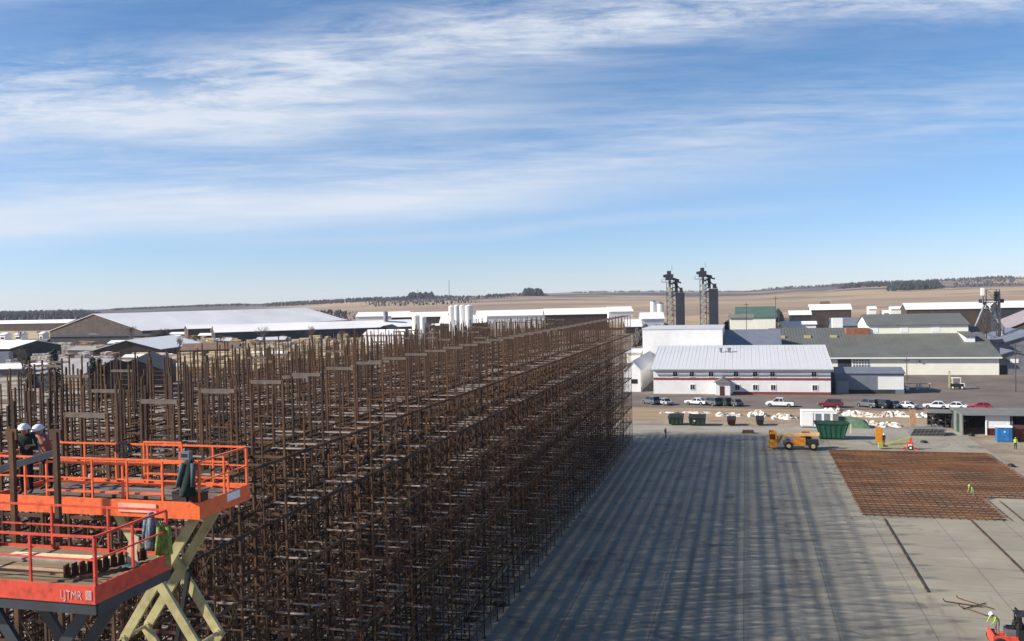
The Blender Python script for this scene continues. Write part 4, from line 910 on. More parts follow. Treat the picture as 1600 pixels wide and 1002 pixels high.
# boards on the red deck, a row of brackets, a tan offcut, teal rag
for k in range(5):
    o = MB().bb(-3.0, 0, 0, .24, 0, .045).build('deck_board', (plank, lumber2, plank, mat('grey_board', (.42, .36, .28), .85), lumber)[k]); o.location = (XR_B - .75 + .03 * k, YB0 + .25 + .36 * k, DZB + .002); o.rotation_euler = (0, 0, R((1, -2, 1.5, -1, 2)[k]))
    setp(o, ('brown board lying along the front of the red lift deck', 'reddish board lying second from the front of the red lift deck', 'dull brown board across the middle of the red lift deck', 'grey weathered board near the back of the red lift deck', 'pale board along the back of the red lift deck')[k], 'board', 'boards on the red lift deck')
for k in range(11):
    b = MB().bb(-.05, .05, -.09, .09, 0, .02).bb(-.05, -.02, -.09, .09, .02, .26).bb(-.05, .05, -.02, .02, .02, .2)
    o = b.build('steel_bracket', rust); o.location = (XR_B - 1.0 + .075 * k, YB0 + .42 + .14 * k, DZB + .05); o.rotation_euler = (0, 0, R(12)); setp(o, 'dark steel bracket in the slanting row on the red lift deck', 'bracket', 'row of steel brackets on the red lift deck')
    if k == 0: o0 = o
o = MB(); o.poly_ex([(-.14, 0), (.16, 0), (.10, .3), (.13, .62), (-.06, .72), (-.12, .35)], 'y', -.012, .012); o = o.build('board_offcut', mat('tan_offcut', (.62, .46, .30), .9, k=1)); o.location = (XR_B - .28, YB1 - .9, DZB + .003); o.rotation_euler = (R(-8), 0, R(8)); setp(o, 'tan offcut sheet standing on the red lift deck near its back corner', 'offcut')
b = MB(); q = random.Random(4)
vv = []; n = 7
for i in range(n):
    for j in range(n): vv.append(((i / (n - 1) - .5) * .34, (j / (n - 1) - .5) * .28, .05 + q.uniform(0, .07)))
fs = [(i * n + j, i * n + j + 1, (i + 1) * n + j + 1, (i + 1) * n + j) for i in range(n - 1) for j in range(n - 1)]
o = b.add(vv, fs).build('folded_rag', teal, smooth=True); o.location = (XR_B - .18, YB0 + 1.25, DZB + .01); setp(o, 'crumpled teal rag on the right edge of the red lift deck', 'rag')
# hanging clothes
def hanging(name, label, loc, m, w, h, seed, extra=None, lean=0, rz=0):
    q = random.Random(seed); root = thing(name, label, 'clothing', loc, rz); nu, nv = 14, 16; vv = []
    for j in range(nv + 1):
        t_ = j / nv; ww = w * (.42 + .58 * min(1, t_ * 2.2)) * (1 - .35 * max(0, t_ - .7)); 
        for i in range(nu):
            a_ = 2 * math.pi * i / nu; r_ = 1 + .16 * math.sin(3 * a_ + 4 * t_ + seed) + q.uniform(-.07, .07)
            vv.append((ww / 2 * r_ * math.cos(a_) + lean * t_, .11 * r_ * math.sin(a_) * (.6 + .7 * t_), -h * t_))
    fs = [(j * nu + i, j * nu + (i + 1) % nu, (j + 1) * nu + (i + 1) % nu, (j + 1) * nu + i) for j in range(nv) for i in range(nu)] + [tuple(range(nu)), tuple(range(nv * nu, nv * nu + nu))]
    MB().add(vv, fs).build('body_cloth', m, root, smooth=True)
    sl_ = MB()
    for s_ in (-1, 1): sl_.tube((s_ * w * .33, -.04, -.08), (s_ * w * .52 + lean * .6, -.10, -h * .72), .07, .05, 9)
    sl_.build('sleeve', extra or m, root, smooth=True); return root
Pj = A(297, 712, 22.6); hanging('work_jacket', 'dark green work jacket draped over the orange rail', (XR_A - .24, YA0 - .03, Pj.z), greencl, .42, .90, 3, extra=mat('blue_grey_cloth', (.05, .08, .09), .95, k=1), lean=-.12)
Pj = A(262, 812, 20.2); hanging('safety_vest', 'lime green safety vest hanging from the back corner post of the red lift', (XR_B - .08, YB1 - .06, Pj.z), mat('lime_cloth', (.09, .15, .03), .9, nscale=7, col2=(.27, .32, .08), k=1), .27, .95, 8, rz=.5)
Pj = A(243, 800, 20.0); hanging('tool_harness', 'dark blue grey harness hanging beside the lime safety vest', (XR_B - .38, YB1 - .10, Pj.z), mat('harness_cloth', (.06, .08, .12), .9, nscale=9, col2=(.18, .22, .25), k=1), .22, .80, 5, rz=-.3)
# equipment boxes under the jacket
for k, (x_, w_, m_, lb) in enumerate(((-.62, .40, mat('dark_box', (.05, .03, .03), .8), 'dark tool box under the hanging jacket, left one'), (-.17, .36, mat('brown_box', (.12, .05, .03), .8), 'brown tool box under the hanging jacket, right one'))):
    root = thing('tool_box', lb, 'tool box', (XR_A + x_, YA0 + .20, DZ + .003)); lbox(root, 'case', m_, -w_ / 2, w_ / 2, -.14, .14, 0, .30); lbox(root, 'lid', darkm, -w_ / 2 - .01, w_ / 2 + .01, -.15, .15, .302, .34)
    MB().tube((-.08, 0, .341), (-.08, 0, .40), .012).tube((.08, 0, .341), (.08, 0, .40), .012).tube((-.08, 0, .40), (.08, 0, .40), .012).build('handle', greym, root)
rt = thing('control_box', 'grey control box on the top rail beside the green jacket', 'control box', (XR_A - .42, YA0 + .09, DZ + 1.16)); lbox(rt, 'casing', greym, -.13, .13, -.07, .10, 0, .20); MB().tube((0, 0, .2), (0, 0, .30), .02).build('joystick', darkm, rt)
lbox(rt, 'screen', darkm, -.08, .08, -.078, -.071, .06, .15)
# the two men and the beam they hold
wA = A(46, 780, 23.0); wB = A(80, 780, 23.4)
person('worker in white hard hat and dark green jacket holding the grey beam', (onY(42, 760, YA0 + .62).x, YA0 + .62, DZ + .003), R(20), greencl, navyc, skin_=redface, hat=white, scale=1.08,
       pose=dict(elr=(-.30, -.10, 1.16), wrr=(-.18, -.32, 1.13), ell=(.30, -.10, 1.16), wrl=(.22, -.34, 1.20), hed=(0, -.06, 1.58), top=(0, -.07, 1.70), nos=(0, -.15, 1.585), chi=(0, -.11, 1.52)))
person('worker in white hard hat and faded red coat leaning over the beam', (onY(76, 760, YA0 + 1.15).x, YA0 + 1.15, DZ + .003), R(-15), pinkcl, navyc, hat=white, scale=1.06,
       pose=dict(spi=(0, -.04, 1.15), che=(0, -.10, 1.33), nek=(0, -.17, 1.46), hed=(0, -.22, 1.55), top=(0, -.25, 1.66), nos=(0, -.32, 1.545), chi=(0, -.26, 1.48), shr=(-.19, -.12, 1.40), shl=(.19, -.12, 1.40), elr=(-.28, -.30, 1.20), wrr=(-.16, -.52, 1.18), ell=(.28, -.28, 1.2), wrl=(.18, -.50, 1.22)))
b0, b1 = A(-25, 741, 22.25), A(92, 706, 22.45)
o = MB().beam((0, 0, 0), tuple(b1 - b0), .10, .16).build('steel_beam', greym); o.location = b0; setp(o, 'long grey steel beam held level by the two workers', 'steel beam')
for k, (p_, q_, lb) in enumerate(((150, 706, 'coil of dark cable hanging on the back orange rail'),)):
    Pq = A(p_, q_, 24.0); b = MB()
    for i in range(16):
        a0_, a1_ = 2 * math.pi * i / 16, 2 * math.pi * (i + 1) / 16
        for r_ in (.13, .16, .19): b.tube((r_ * 1.5 * math.cos(a0_), r_ * .05, r_ * math.sin(a0_)), (r_ * 1.5 * math.cos(a1_), r_ * .05, r_ * math.sin(a1_)), .015, n=5)
    o = b.build('cable_coil', navyc); o.location = (Pq.x, YA1 - .09, DZ + 1.0); setp(o, lb, 'cable')

# ------------------------------------------------------------------ vehicles
def car_paint(name, c_, rough=.3): return mat('car_' + name, c_, rough, 0.2, var=.03, k=1)
def make_car(kind, paint, label, loc, rz, group):
    root = thing('parked_car', label, 'car', loc, rz, group)
    Lh = {'sedan': 2.3, 'suv': 2.35, 'pickup': 2.75, 'hatch': 2.1}[kind]; H = {'sedan': 1.42, 'suv': 1.72, 'pickup': 1.78, 'hatch': 1.5}[kind]; sh = {'sedan': .86, 'suv': 1.02, 'pickup': 1.05, 'hatch': .9}[kind]
    w = .9
    prof = [(-Lh, .34), (-Lh - .04, .62), (-Lh + .12, sh - .12), (-Lh + 1.05, sh), (Lh - .35, sh + .02), (Lh, sh - .06), (Lh + .02, .45), (Lh - .1, .30)]
    def arch(cx):
        return [(cx + .40 * math.cos(a), .32 + .40 * math.sin(a)) for a in [math.pi * i / 6 for i in range(0, 7)]]
    prof = prof + arch(Lh - .95) + arch(-Lh + .85)
    b = MB(); b.poly_ex(prof, 'y', -w, w); bd = b.build('body', paint, root)
    md = bd.modifiers.new('Bevel', 'BEVEL'); md.width = .05; md.segments = 2; md.limit_method = 'ANGLE'
    if kind == 'pickup':
        cab = [(-Lh + 1.35, sh), (-Lh + 2.0, H - .04), (-Lh + 3.3, H - .04), (-Lh + 3.45, sh)]; lbox(root, 'cargo_bed', darkm, -Lh + 3.6, Lh - .12, -w + .12, w - .12, sh + .021, sh + .03)
    elif kind == 'suv': cab = [(-Lh + 1.25, sh), (-Lh + 1.95, H - .04), (Lh - .45, H - .06), (Lh - .12, sh)]
    elif kind == 'hatch': cab = [(-Lh + 1.15, sh), (-Lh + 1.9, H - .04), (Lh - .8, H - .06), (Lh - .15, sh)]
    else: cab = [(-Lh + 1.35, sh), (-Lh + 2.1, H - .04), (Lh - 1.25, H - .05), (Lh - .55, sh)]
    g_ = MB(); n = len(cab)
    vv = [(x, -(w - .06 - .16 * (z - sh) / (H - sh)), z) for x, z in cab] + [(x, (w - .06 - .16 * (z - sh) / (H - sh)), z) for x, z in cab]
    g_.add(vv, [(0, 1, 2, 3), (7, 6, 5, 4), (0, 4, 5, 1), (1, 5, 6, 2), (2, 6, 7, 3), (3, 7, 4, 0)]).build('windows', glass, root)
    rf_ = MB(); (xa_, za_), (xb_, zb_) = cab[1], cab[2]; rf_.bb(xa_ - .02, xb_ + .02, -w + .2, w - .2, H - .055, H); 
    for sy in (-1, 1):
        for (p, q_) in ((cab[0], cab[1]), (cab[3], cab[2])):
            rf_.beam((p[0], sy * (w - .055), p[1]), (q_[0], sy * (w - .21), q_[1]), .07)
        xm_ = (xa_ + xb_) / 2; rf_.beam((xm_, sy * (w - .055), sh), (xm_, sy * (w - .21), H - .03), .08)
    rf_.build('roof', paint, root)
    for x_ in (-Lh + .85, Lh - .95):
        for sy in (-1, 1):
            w_ = MB().tube((x_, sy * (w - .22), .33), (x_, sy * (w - .005), .33), .33, n=16).build('wheel', blackr, root); MB().tube((x_, sy * (w - .1), .33), (x_, sy * (w + .005), .33), .19, n=10).build('rim', greym, w_)
    for sy in (-.62, .62):
        lbox(root, 'headlight', white, -Lh - .06, -Lh + .1, sy - .18, sy + .18, .60, .74); lbox(root, 'tail_light', redtrim, Lh - .06, Lh + .04, sy - .16, sy + .16, .66, .82)
    return root
CW, CK, CN, CS, CR, CM, CG = car_paint('white', (.78, .78, .77)), car_paint('black', (.02, .02, .024)), car_paint('navy', (.025, .035, .075)), car_paint('silver', (.42, .44, .47)), car_paint('red', (.42, .02, .05)), car_paint('maroon', (.16, .025, .035)), car_paint('grey', (.12, .13, .14))
CARS = [(1017, 631, 'suv', CG, -50, 'dark grey SUV parked left of the pale car by the white shed'), (1037, 632, 'sedan', CS, -50, 'silver car at the left end of the office parking'), (1088, 632, 'sedan', CW, -20, 'white sedan left of the dark cars by the office'), (1112, 633, 'suv', CG, -50, 'dark grey SUV right beside the white sedan'), (1129, 633, 'suv', car_paint('green', (.03, .06, .05)), -50, 'blackish green SUV before the office porch'), (1146, 634, 'hatch', CG, -50, 'grey hatchback right of the office porch'),
        (1219, 635, 'pickup', CW, -8, 'white pickup parked alone before the office wall'), (1298, 636, 'suv', CM, -12, 'dark red SUV by the right corner of the office'), (1356, 636, 'suv', CG, -45, 'dark grey SUV left in the row of four dark cars'), (1374, 637, 'suv', CK, -45, 'black SUV second from left in the row of four'), (1392, 637, 'sedan', CN, -45, 'navy car third in the row of four'), (1414, 638, 'sedan', CS, -35, 'silver grey sedan ending the row of four'),
        (1463, 638, 'sedan', CW, -15, 'white sedan before the open gravel lot'), (1492, 639, 'sedan', CW, -25, 'second white sedan, next to the bright red car'), (1531, 640, 'hatch', CR, -8, 'bright red car parked on the gravel lot'), (1399, 611, 'pickup', CW, 0, 'white pickup close to the end of the grey shed'), (989, 611, 'hatch', CG, 0, 'grey hatchback by the wall of the narrow white shed')]
for (p_, q_, k_, m_, rz_, lb) in CARS:
    Pq = G(p_, q_); make_car(k_, m_, lb, (Pq.x, Pq.y, -.04), R(rz_), 'cars parked on the gravel lot')

def wheel(root, x, y0, y1, z, r, rimm):
    w_ = MB().tube((x, y0, z), (x, y1, z), r, n=20).build('wheel', blackr, root); yo = min(y0, y1) - .02
    MB().tube((x, min(y0, y1) - .02, z), (x, max(y0, y1) + .02, z), r * .5, n=12).build('rim', rimm, w_)
# telehandler
Pq = G(1251, 704); root = thing('telehandler', 'orange yellow telehandler with long boom at the corner of the rusty mat', 'telehandler', (Pq.x, Pq.y + 1.2, .0))
MB().bb(-2.4, 2.6, -.75, .75, .65, 1.15).bb(-.9, .7, -1.15, -.3, .7, 1.75).build('chassis', yellowp, root)
b = MB(); b.poly_ex([(.1, 1.2), (.1, 2.1), (.35, 2.55), (1.35, 2.55), (1.6, 1.9), (1.6, 1.2)], 'y', .2, 1.05); b.build('cab', glass, root); lbox(root, 'cab_roof', yellowp, .3, 1.4, .15, 1.1, 2.56, 2.62)
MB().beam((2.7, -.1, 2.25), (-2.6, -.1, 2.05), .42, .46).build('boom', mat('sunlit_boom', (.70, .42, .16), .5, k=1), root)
MB().beam((-2.5, -.1, 2.0), (-3.1, -.1, 1.0), .3).bb(-3.5, -3.3, -1.25, 1.1, .25, 2.5).bb(-3.3, -3.15, -1.0, .9, .7, 1.9).build('carriage', yellowp, root)
MB().bb(-4.6, -3.5, -.7, -.55, .25, .32).bb(-4.6, -3.5, .4, .55, .25, .32).build('forks', darkm, root)
MB().bb(-4.4, -3.5, -1.1, 1.0, .34, .42).bb(-4.4, -4.35, -1.1, 1.0, .42, 2.6).bb(-4.4, -3.5, .95, 1.0, .42, 2.6).bb(-4.4, -3.5, -1.1, -1.05, .42, 1.5).bb(-4.4, -3.5, -1.1, -1.05, 2.3, 2.6).build('work_basket', yellowp, root)
lbox(root, 'engine_cover', darkm, .8, 2.5, -1.15, -.3, .75, 1.6)
for x_ in (-1.65, 1.75):
    for y_ in ((-1.25, -.8), (.8, 1.25)): wheel(root, x_, y_[0], y_[1], .62, .62, cream)
# orange crate the telehandler stands against
# green roll-off container
Pq = G(1300, 688); root = thing('open_container', 'large green open topped container behind the telehandler', 'container', (Pq.x, Pq.y + 1.5, 0)); root.scale = (.84, .9, .86)
b = MB(); x0, x1 = -2.9, 3.1
b.add([(-2.0, -1.2, .3), (2.2, -1.2, .3), (2.2, 1.2, .3), (-2.0, 1.2, .3), (-2.9, -1.5, 2.9), (3.0, -1.5, 2.9), (3.0, 1.5, 2.9), (-2.9, 1.5, 2.9)], [(0, 1, 2, 3), (0, 1, 5, 4), (1, 2, 6, 5), (2, 3, 7, 6), (3, 0, 4, 7)]); b.build('hopper', greenp, root)
rm_ = MB().bb(-3.0, 3.1, -1.62, -1.5, 2.85, 3.1).bb(-3.0, 3.1, 1.5, 1.62, 2.85, 3.1).bb(-3.05, -2.9, -1.5, 1.5, 2.85, 3.1).bb(3.0, 3.15, -1.5, 1.5, 2.85, 3.1); rm_.build('rim', greend, root)
rb = MB()
for k in range(6): rb.beam((-1.7 + k * .75, -1.22, .3), (-2.4 + k * 1.0, -1.52, 2.85), .1)
rb.build('rib', greenp, root); lbox(root, 'dark_interior', darkwall, -2.6, 2.8, -1.35, 1.35, 2.3, 2.4); MB().bb(-2.1, 2.3, -1.0, -.8, 0, .3).bb(-2.1, 2.3, .8, 1.0, 0, .3).build('skid', darkm, root)  # dark sheet inside stands in for the shaded container interior
lbox(root, 'end_post', lumber, 3.2, 3.4, -1.6, -1.4, 1.2, 3.0)
Pq = G(1322, 668); root = thing('tarped_pile', 'low pile under green netting behind the green container', 'tarp', (Pq.x, Pq.y + 1, 0))
b = MB(); q = random.Random(2); n = 12; vv = []
for i in range(n):
    for j in range(n):
        u, v = i / (n - 1), j / (n - 1); vv.append(((u - .5) * 8, (v - .5) * 4, 1.7 * (math.sin(math.pi * u) * math.sin(math.pi * v)) ** .4 + q.uniform(-.08, .08) if 0 < i < n - 1 and 0 < j < n - 1 else 0))
b.add(vv, [(i * n + j, (i + 1) * n + j, (i + 1) * n + j + 1, i * n + j + 1) for i in range(n - 1) for j in range(n - 1)]).build('cover', mat('green_net', (.10, .17, .10), .9, k=1), root, smooth=True)
# white site office container
Pq = G(1252, 668); P2 = G(1302, 668); w_ = P2.x - Pq.x; root = thing('site_container', 'white site container with grey shaded panels behind the green one', 'container', (Pq.x, Pq.y, 0))
lbox(root, 'body', white, 0, w_, 0, 2.6, .15, 2.75); lbox(root, 'roof', white, -.05, w_ + .05, -.05, 2.65, 2.76, 2.86); lbox(root, 'end_door', white, .05, 1.9, -.07, -.004, .3, 2.6)
for k, x_ in enumerate((2.3, 3.7, 5.1)): lbox(root, 'side_panel', bluegrey if k != 2 else graypan, x_, x_ + .9, -.05, -.004, .4, 2.4)
lbox(root, 'footing', darkm, .2, w_ - .2, .2, 2.4, -.06, .14)
# green dumpsters
def dumpster(label, px0, px1, py, h, m, name='dumpster', group=None, lid=True, z=0.0):
    P0_, P1_ = G(px0, py), G(px1, py); w_ = P1_.x - P0_.x; root = thing(name, label, 'dumpster', (P0_.x, P0_.y, z), 0, group)
    b = MB(); b.add([(.15, 0, .15), (w_ - .15, 0, .15), (w_ - .15, 1.8, .15), (.15, 1.8, .15), (0, -.25, h), (w_, -.25, h), (w_, 1.9, h + .25), (0, 1.9, h + .25)], [(0, 3, 2, 1), (4, 5, 6, 7), (0, 1, 5, 4), (1, 2, 6, 5), (2, 3, 7, 6), (3, 0, 4, 7)]); b.build('bin_body', m, root)
    rb = MB()
    for k in range(4): x_ = .25 + (w_ - .5) * k / 3; rb.beam((x_, -.03, .2), (x_, -.28, h - .05), .09)
    rb.bb(-.03, w_ + .03, -.34, -.26, h - .12, h + .02); rb.build('rib', m, root)
    if lid:
        for k in (0, 1): l_ = MB(); l_.add([(k * w_ / 2 + .03, -.3, h + .03), ((k + 1) * w_ / 2 - .03, -.3, h + .03), ((k + 1) * w_ / 2 - .03, 1.92, h + .28), (k * w_ / 2 + .03, 1.92, h + .28), (k * w_ / 2 + .03, -.3, h + .09), ((k + 1) * w_ / 2 - .03, -.3, h + .09), ((k + 1) * w_ / 2 - .03, 1.92, h + .34), (k * w_ / 2 + .03, 1.92, h + .34)], [(0, 3, 2, 1), (4, 5, 6, 7), (0, 1, 5, 4), (1, 2, 6, 5), (2, 3, 7, 6), (3, 0, 4, 7)]); l_.build('lid', darkm, root)
    for x_ in (.4, w_ - .4): MB().tube((x_ - .05, .2, .08), (x_ + .05, .2, .08), .09, n=8).build('caster', blackr, root)
    return root
dumpster('dark green dumpster at the slab edge, left one of the pair', 1044, 1068, 664, 1.5, greend, group='green dumpsters at the slab edge')
d2 = dumpster('dark green dumpster with a white mark, right one of the pair', 1076, 1103, 665, 1.5, greend, group='green dumpsters at the slab edge'); lbox(d2, 'white_mark', white, .9, 1.15, -.22, -.19, .75, 1.0)
dumpster('small dark maroon bin right of the green dumpsters', 1136, 1150, 665, 1.1, maroon)
dumpster('small dark slate bin further right along the slab edge', 1181, 1194, 665, 1.2, slate)
dumpster('large dark maroon skip at the right edge beside the blue toilet', 1583, 1612, 690, 2.0, maroon, name='waste_skip', lid=False)
# portable toilet
Pq = G(1570, 691); root = thing('portable_toilet', 'bright blue portable toilet with pale roof', 'toilet', (Pq.x, Pq.y + .6, -.05)); b = MB()
lbox(root, 'cabin', bluep, -1.0, 1.0, -.6, .6, .1, 2.25); lbox(root, 'door', mat('blue_door', (.02, .16, .42), .5, k=1), -.35, .62, -.64, -.605, .2, 2.05)
MB().poly_ex([(-.68, 2.26), (.68, 2.26), (.5, 2.45), (0, 2.5), (-.5, 2.45)], 'x', -1.05, 1.05).build('roof', white, root); lbox(root, 'base', greym, -1.0, 1.0, -.62, .62, 0, .095)
lbox(root, 'door_sign', white, -.12, .1, -.652, -.642, 1.5, 1.7); MB().tube((.7, .4, 2.3), (.7, .4, 2.75), .06).build('vent_pipe', white, root)
# small boom lift with yellow arm + its orange panel
Pq = G(1400, 703); root = thing('towable_boom', 'yellow folding boom trailer with red and white base', 'boom lift', (Pq.x, Pq.y + .5, 0))
MB().beam((-1.7, 0, .55), (2.1, 0, 1.75), .2, .26).build('upper_arm', limey, root); MB().beam((-1.8, 0, .4), (1.6, 0, .55), .18, .2).build('lower_arm', limey, root)
MB().bb(1.5, 2.4, -.35, .35, .35, 1.0).beam((2.0, 0, 1.0), (2.15, 0, 1.75), .25).build('base_turret', red, root); MB().bb(1.65, 2.2, -.4, -.352, .5, .8).build('white_plate', white, root)
for y_ in ((-.6, -.42), (.42, .6)): wheel(root, 1.95, y_[0], y_[1], .33, .33, white)
MB().beam((1.9, 0, .3), (1.0, -1.1, .03), .08).beam((1.9, 0, .3), (3.0, -1.1, .03), .08).beam((1.9, 0, .3), (1.0, 1.1, .03), .08).beam((1.9, 0, .3), (3.0, 1.1, .03), .08).build('outrigger', red, root)
lbox(root, 'basket', limey, -2.3, -1.75, -.4, .4, .2, .9)
Pq = G(1374, 695); root = thing('sign_board', 'tall orange yellow board standing beside the worker', 'board', (Pq.x, Pq.y, 0)); lbox(root, 'panel', yellowp, -.55, .5, -.04, .04, .35, 2.6); MB().bb(-.5, -.42, -.3, .3, 0, .06).bb(.36, .44, -.3, .3, 0, .06).bb(-.49, -.43, -.03, .03, .06, .35).bb(.37, .43, -.03, .03, .06, .35).build('stand', darkm, root)
# orange stack left of the telehandler
# grey form panels lying stacked
Pq = G(1422, 681)
for k in range(5):
    root = thing('formwork_sheet', ('lowest', 'second lowest', 'middle', 'second highest', 'topmost')[k] + ' grey form panel in the flat stack by the dark rack shed', 'panel', (Pq.x + .15 * k, Pq.y + .1 * k, .02 + k * .22), R(k * .5), 'stacked grey form panels'); P2 = G(1484, 681); w_ = P2.x - Pq.x - 1
    lbox(root, 'sheet', graypan, 0, w_, 0, 3.0, .08, .13); rb = MB()
    for i in range(9): rb.bb(i * (w_ - .1) / 8, i * (w_ - .1) / 8 + .1, 0, 3.0, 0, .078)
    rb.build('batten', greym, root)
# dark open storage shed with shelves of material
Pq = G(1455, 668); P2 = G(1521, 668); w_ = P2.x - Pq.x; root = thing('storage_rack_shed', 'dark open fronted shelf shed crammed with material', 'shed', (Pq.x, Pq.y, 0))
lbox(root, 'roof', graypan, -.4, w_ + .3, -.6, 3.6, 2.45, 2.58); fr_ = MB()
for k in range(7): x_ = k * (w_ - .15) / 6; fr_.bb(x_, x_ + .15, 0, .15, 0, 2.44); fr_.bb(x_, x_ + .15, 3.3, 3.45, 0, 2.44)
fr_.build('post', darkwall, root); lbox(root, 'back_wall', darkwall, 0, w_, 3.46, 3.55, 0, 2.42)
for z_ in (.85, 1.65): lbox(root, 'shelf', brownwall, .16, w_ - .16, .2, 3.2, z_, z_ + .08)
q = random.Random(31); mats_ = (concrete_b, brownwall, darkm, graypan, lumber2, white, greend)
for i in range(34):
    x_ = .3 + (w_ - 1.0) * (i % 12) / 12 + q.uniform(0, .2); z_ = (0, .935, 1.735)[i // 12]; hh = q.uniform(.25, .65); ww = q.uniform(.3, .6)
    root2 = thing('stored_crate', 'small crate of site material on the shelves of the dark open shed', 'crate', (Pq.x + x_, Pq.y + .3 + q.uniform(0, .4), z_), 0, 'crates on the dark shed shelves'); m_ = q.choice(mats_)
    lbox(root2, 'crate_body', m_, 0, ww, 0, .8, 0, hh * .8); lbox(root2, 'crate_lid', q.choice(mats_), -.01, ww + .01, -.01, .81, hh * .8 + .002, hh * .8 + .05)
# brown hoarding post left of it
Pq = G(1422, 667); P2 = G(1431, 667); root = thing('hoarding_panel', 'upright brown board panel left of the dark shelf shed', 'panel', (Pq.x, Pq.y, 0)); lbox(root, 'board', lumber2, 0, P2.x - Pq.x, 0, .25, 0, 3.0); lbox(root, 'cap', brownwall, -.05, P2.x - Pq.x + .05, -.05, .3, 3.0, 3.1)
# grey roofed job shed at the right
Yj = G(1541, 680).y; xj = onY(1541, 680, Yj).x; root = thing('job_shed', 'long grey roofed site shed with white end wall and open bays', 'shed', (xj, Yj, 0))
lbox(root, 'roof', graypan, -3.6, 26, -.6, 9, 3.13, 3.27); lbox(root, 'white_wall', white, 0.02, 3.4, 0, .15, 1.1, 3.12); lbox(root, 'white_wall', white, 1.9, 3.4, .002, .148, 0, 1.098); fr_ = MB()
for x_ in (3.6, 8, 12.5, 17, 21.5, 25.8): fr_.bb(x_, x_ + .2, 0, .2, 0, 3.12)
fr_.build('post', graypan, root); lbox(root, 'back_wall', darkwall, -3.4, 25.8, 8.2, 8.4, 0, 3.1)
for k in range(4): lbox(root, 'side_panel', (graypan, greend, graypan, darkwall)[k], -3.45, -3.3, k * 2.05, k * 2.05 + 1.95, 0, 3.1)
dr = lbox(root, 'red_door', maroon, .25, 1.85, .05, .12, 0, 1.09); lbox(root, 'corner_post', white, -.1, .1, -.1, .1, 0, 3.12); lbox(root, 'hanging_board', graypan, 6.2, 8.4, .02, .1, 1.6, 3.12)
for k, (x_, m_, lb) in enumerate(((1.1, redtrim, 'red gas cylinder cage beside the red door'), (2.3, maroon, 'small dark red cabinet right of the red cage'))):
    r2 = thing('supply_cage', lb, 'cage', (xj + x_, Yj - 1.6, -.03)); fr_ = MB()
    for a_ in (0, .4, .8):
        fr_.bb(a_ - .03, a_ + .03, 0, .06, 0, 1.5); fr_.bb(a_ - .03, a_ + .03, .7, .76, 0, 1.5)
    for z_ in (.05, .75, 1.45): fr_.bb(-.03, .83, 0, .05, z_, z_ + .05); fr_.bb(-.03, .83, .71, .76, z_, z_ + .05)
    fr_.build('cage_frame', m_, r2); lbox(r2, 'contents', m_, .08, .72, .1, .66, .05, 1.1 - .2 * k)
# white loader and trestle on the lot
Pq = G(1494, 608); root = thing('forklift', 'cream white forklift with upright mast standing on the open lot', 'forklift', (Pq.x, Pq.y, -.04))
MB().bb(-1.2, 1.5, -.7, .7, .5, 1.3).build('chassis', darkm, root); lbox(root, 'counterweight', white, 1.0, 1.7, -.7, .7, .5, 1.4)
MB().bb(-1.5, -1.35, -.6, -.45, .2, 4.2).bb(-1.5, -1.35, .45, .6, .2, 4.2).bb(-1.5, -1.35, -.6, .6, 4.0, 4.2).bb(-1.5, -1.35, -.6, .6, 2.2, 2.35).build('mast', cream, root)
MB().bb(-.9, -.8, -.65, -.55, 1.3, 2.6).bb(.8, .9, -.65, -.55, 1.3, 2.6).bb(-.9, -.8, .55, .65, 1.3, 2.6).bb(.8, .9, .55, .65, 1.3, 2.6).bb(-.95, .95, -.7, .7, 2.6, 2.72).build('overhead_guard', white, root)
for x_ in (-.9, 1.1):
    for y_ in ((-.85, -.6), (.6, .85)): wheel(root, x_, y_[0], y_[1], .45, .45, white)
for i, (p_, lb) in enumerate(((1423, 'low wooden trestle near the grey shed end, left one'), (1443, 'low wooden trestle near the grey shed end, right one'))):
    Pq = G(p_, 609); root = thing('wooden_trestle', lb, 'trestle', (Pq.x, Pq.y, -.04), 0, 'wooden trestles on the lot'); b = MB()
    for x_ in (-1.3, 1.3):
        for z_ in (1,): b.beam((x_, -.5, 0), (x_, 0, 1.4), .12).beam((x_, .5, 0), (x_, 0, 1.4), .12)
    b.build('leg', lumber, root); lbox(root, 'top_rail', lumber, -1.6, 1.6, -.08, .08, 1.4, 1.55); lbox(root, 'cross_rail', lumber2, -1.3, 1.3, -.34, -.28, .5, .62)
Pq = G(1437, 606); root = thing('spare_drum', 'white drum beside the wooden trestles', 'drum', (Pq.x, Pq.y - 1, -.04)); MB().tube((0, 0, 0), (0, 0, 1.1), .38, n=16).build('drum_body', white, root); MB().tube((0, 0, 1.101), (0, 0, 1.14), .40, n=16).build('lid', greym, root)
# lamp poles in the lot
for i, (p_, q_, h_, lb) in enumerate(((1587, 612, 11, 'slim grey pole on the lot at the right edge'), (1417, 595, 6, 'short wooden post near the grey shed'), (1213, 512, 22, 'utility pole left of the olive roof'), (1167, 512, 20, 'utility pole before the green roofed barn'), (1376, 480, 14, 'thin far pole above the raised hall'))):
    Pq = G(p_, max(q_, 560)) if i != 4 else A(1376, 480, 430); root = thing('utility_pole', lb, 'pole', (Pq.x, Pq.y, -.1)); MB().tube((0, 0, 0), (0, 0, h_), .14, .09, n=8).build('pole', bark, root); lbox(root, 'crossarm', bark, -.9, .9, -.06, .06, h_ - .8, h_ - .65)
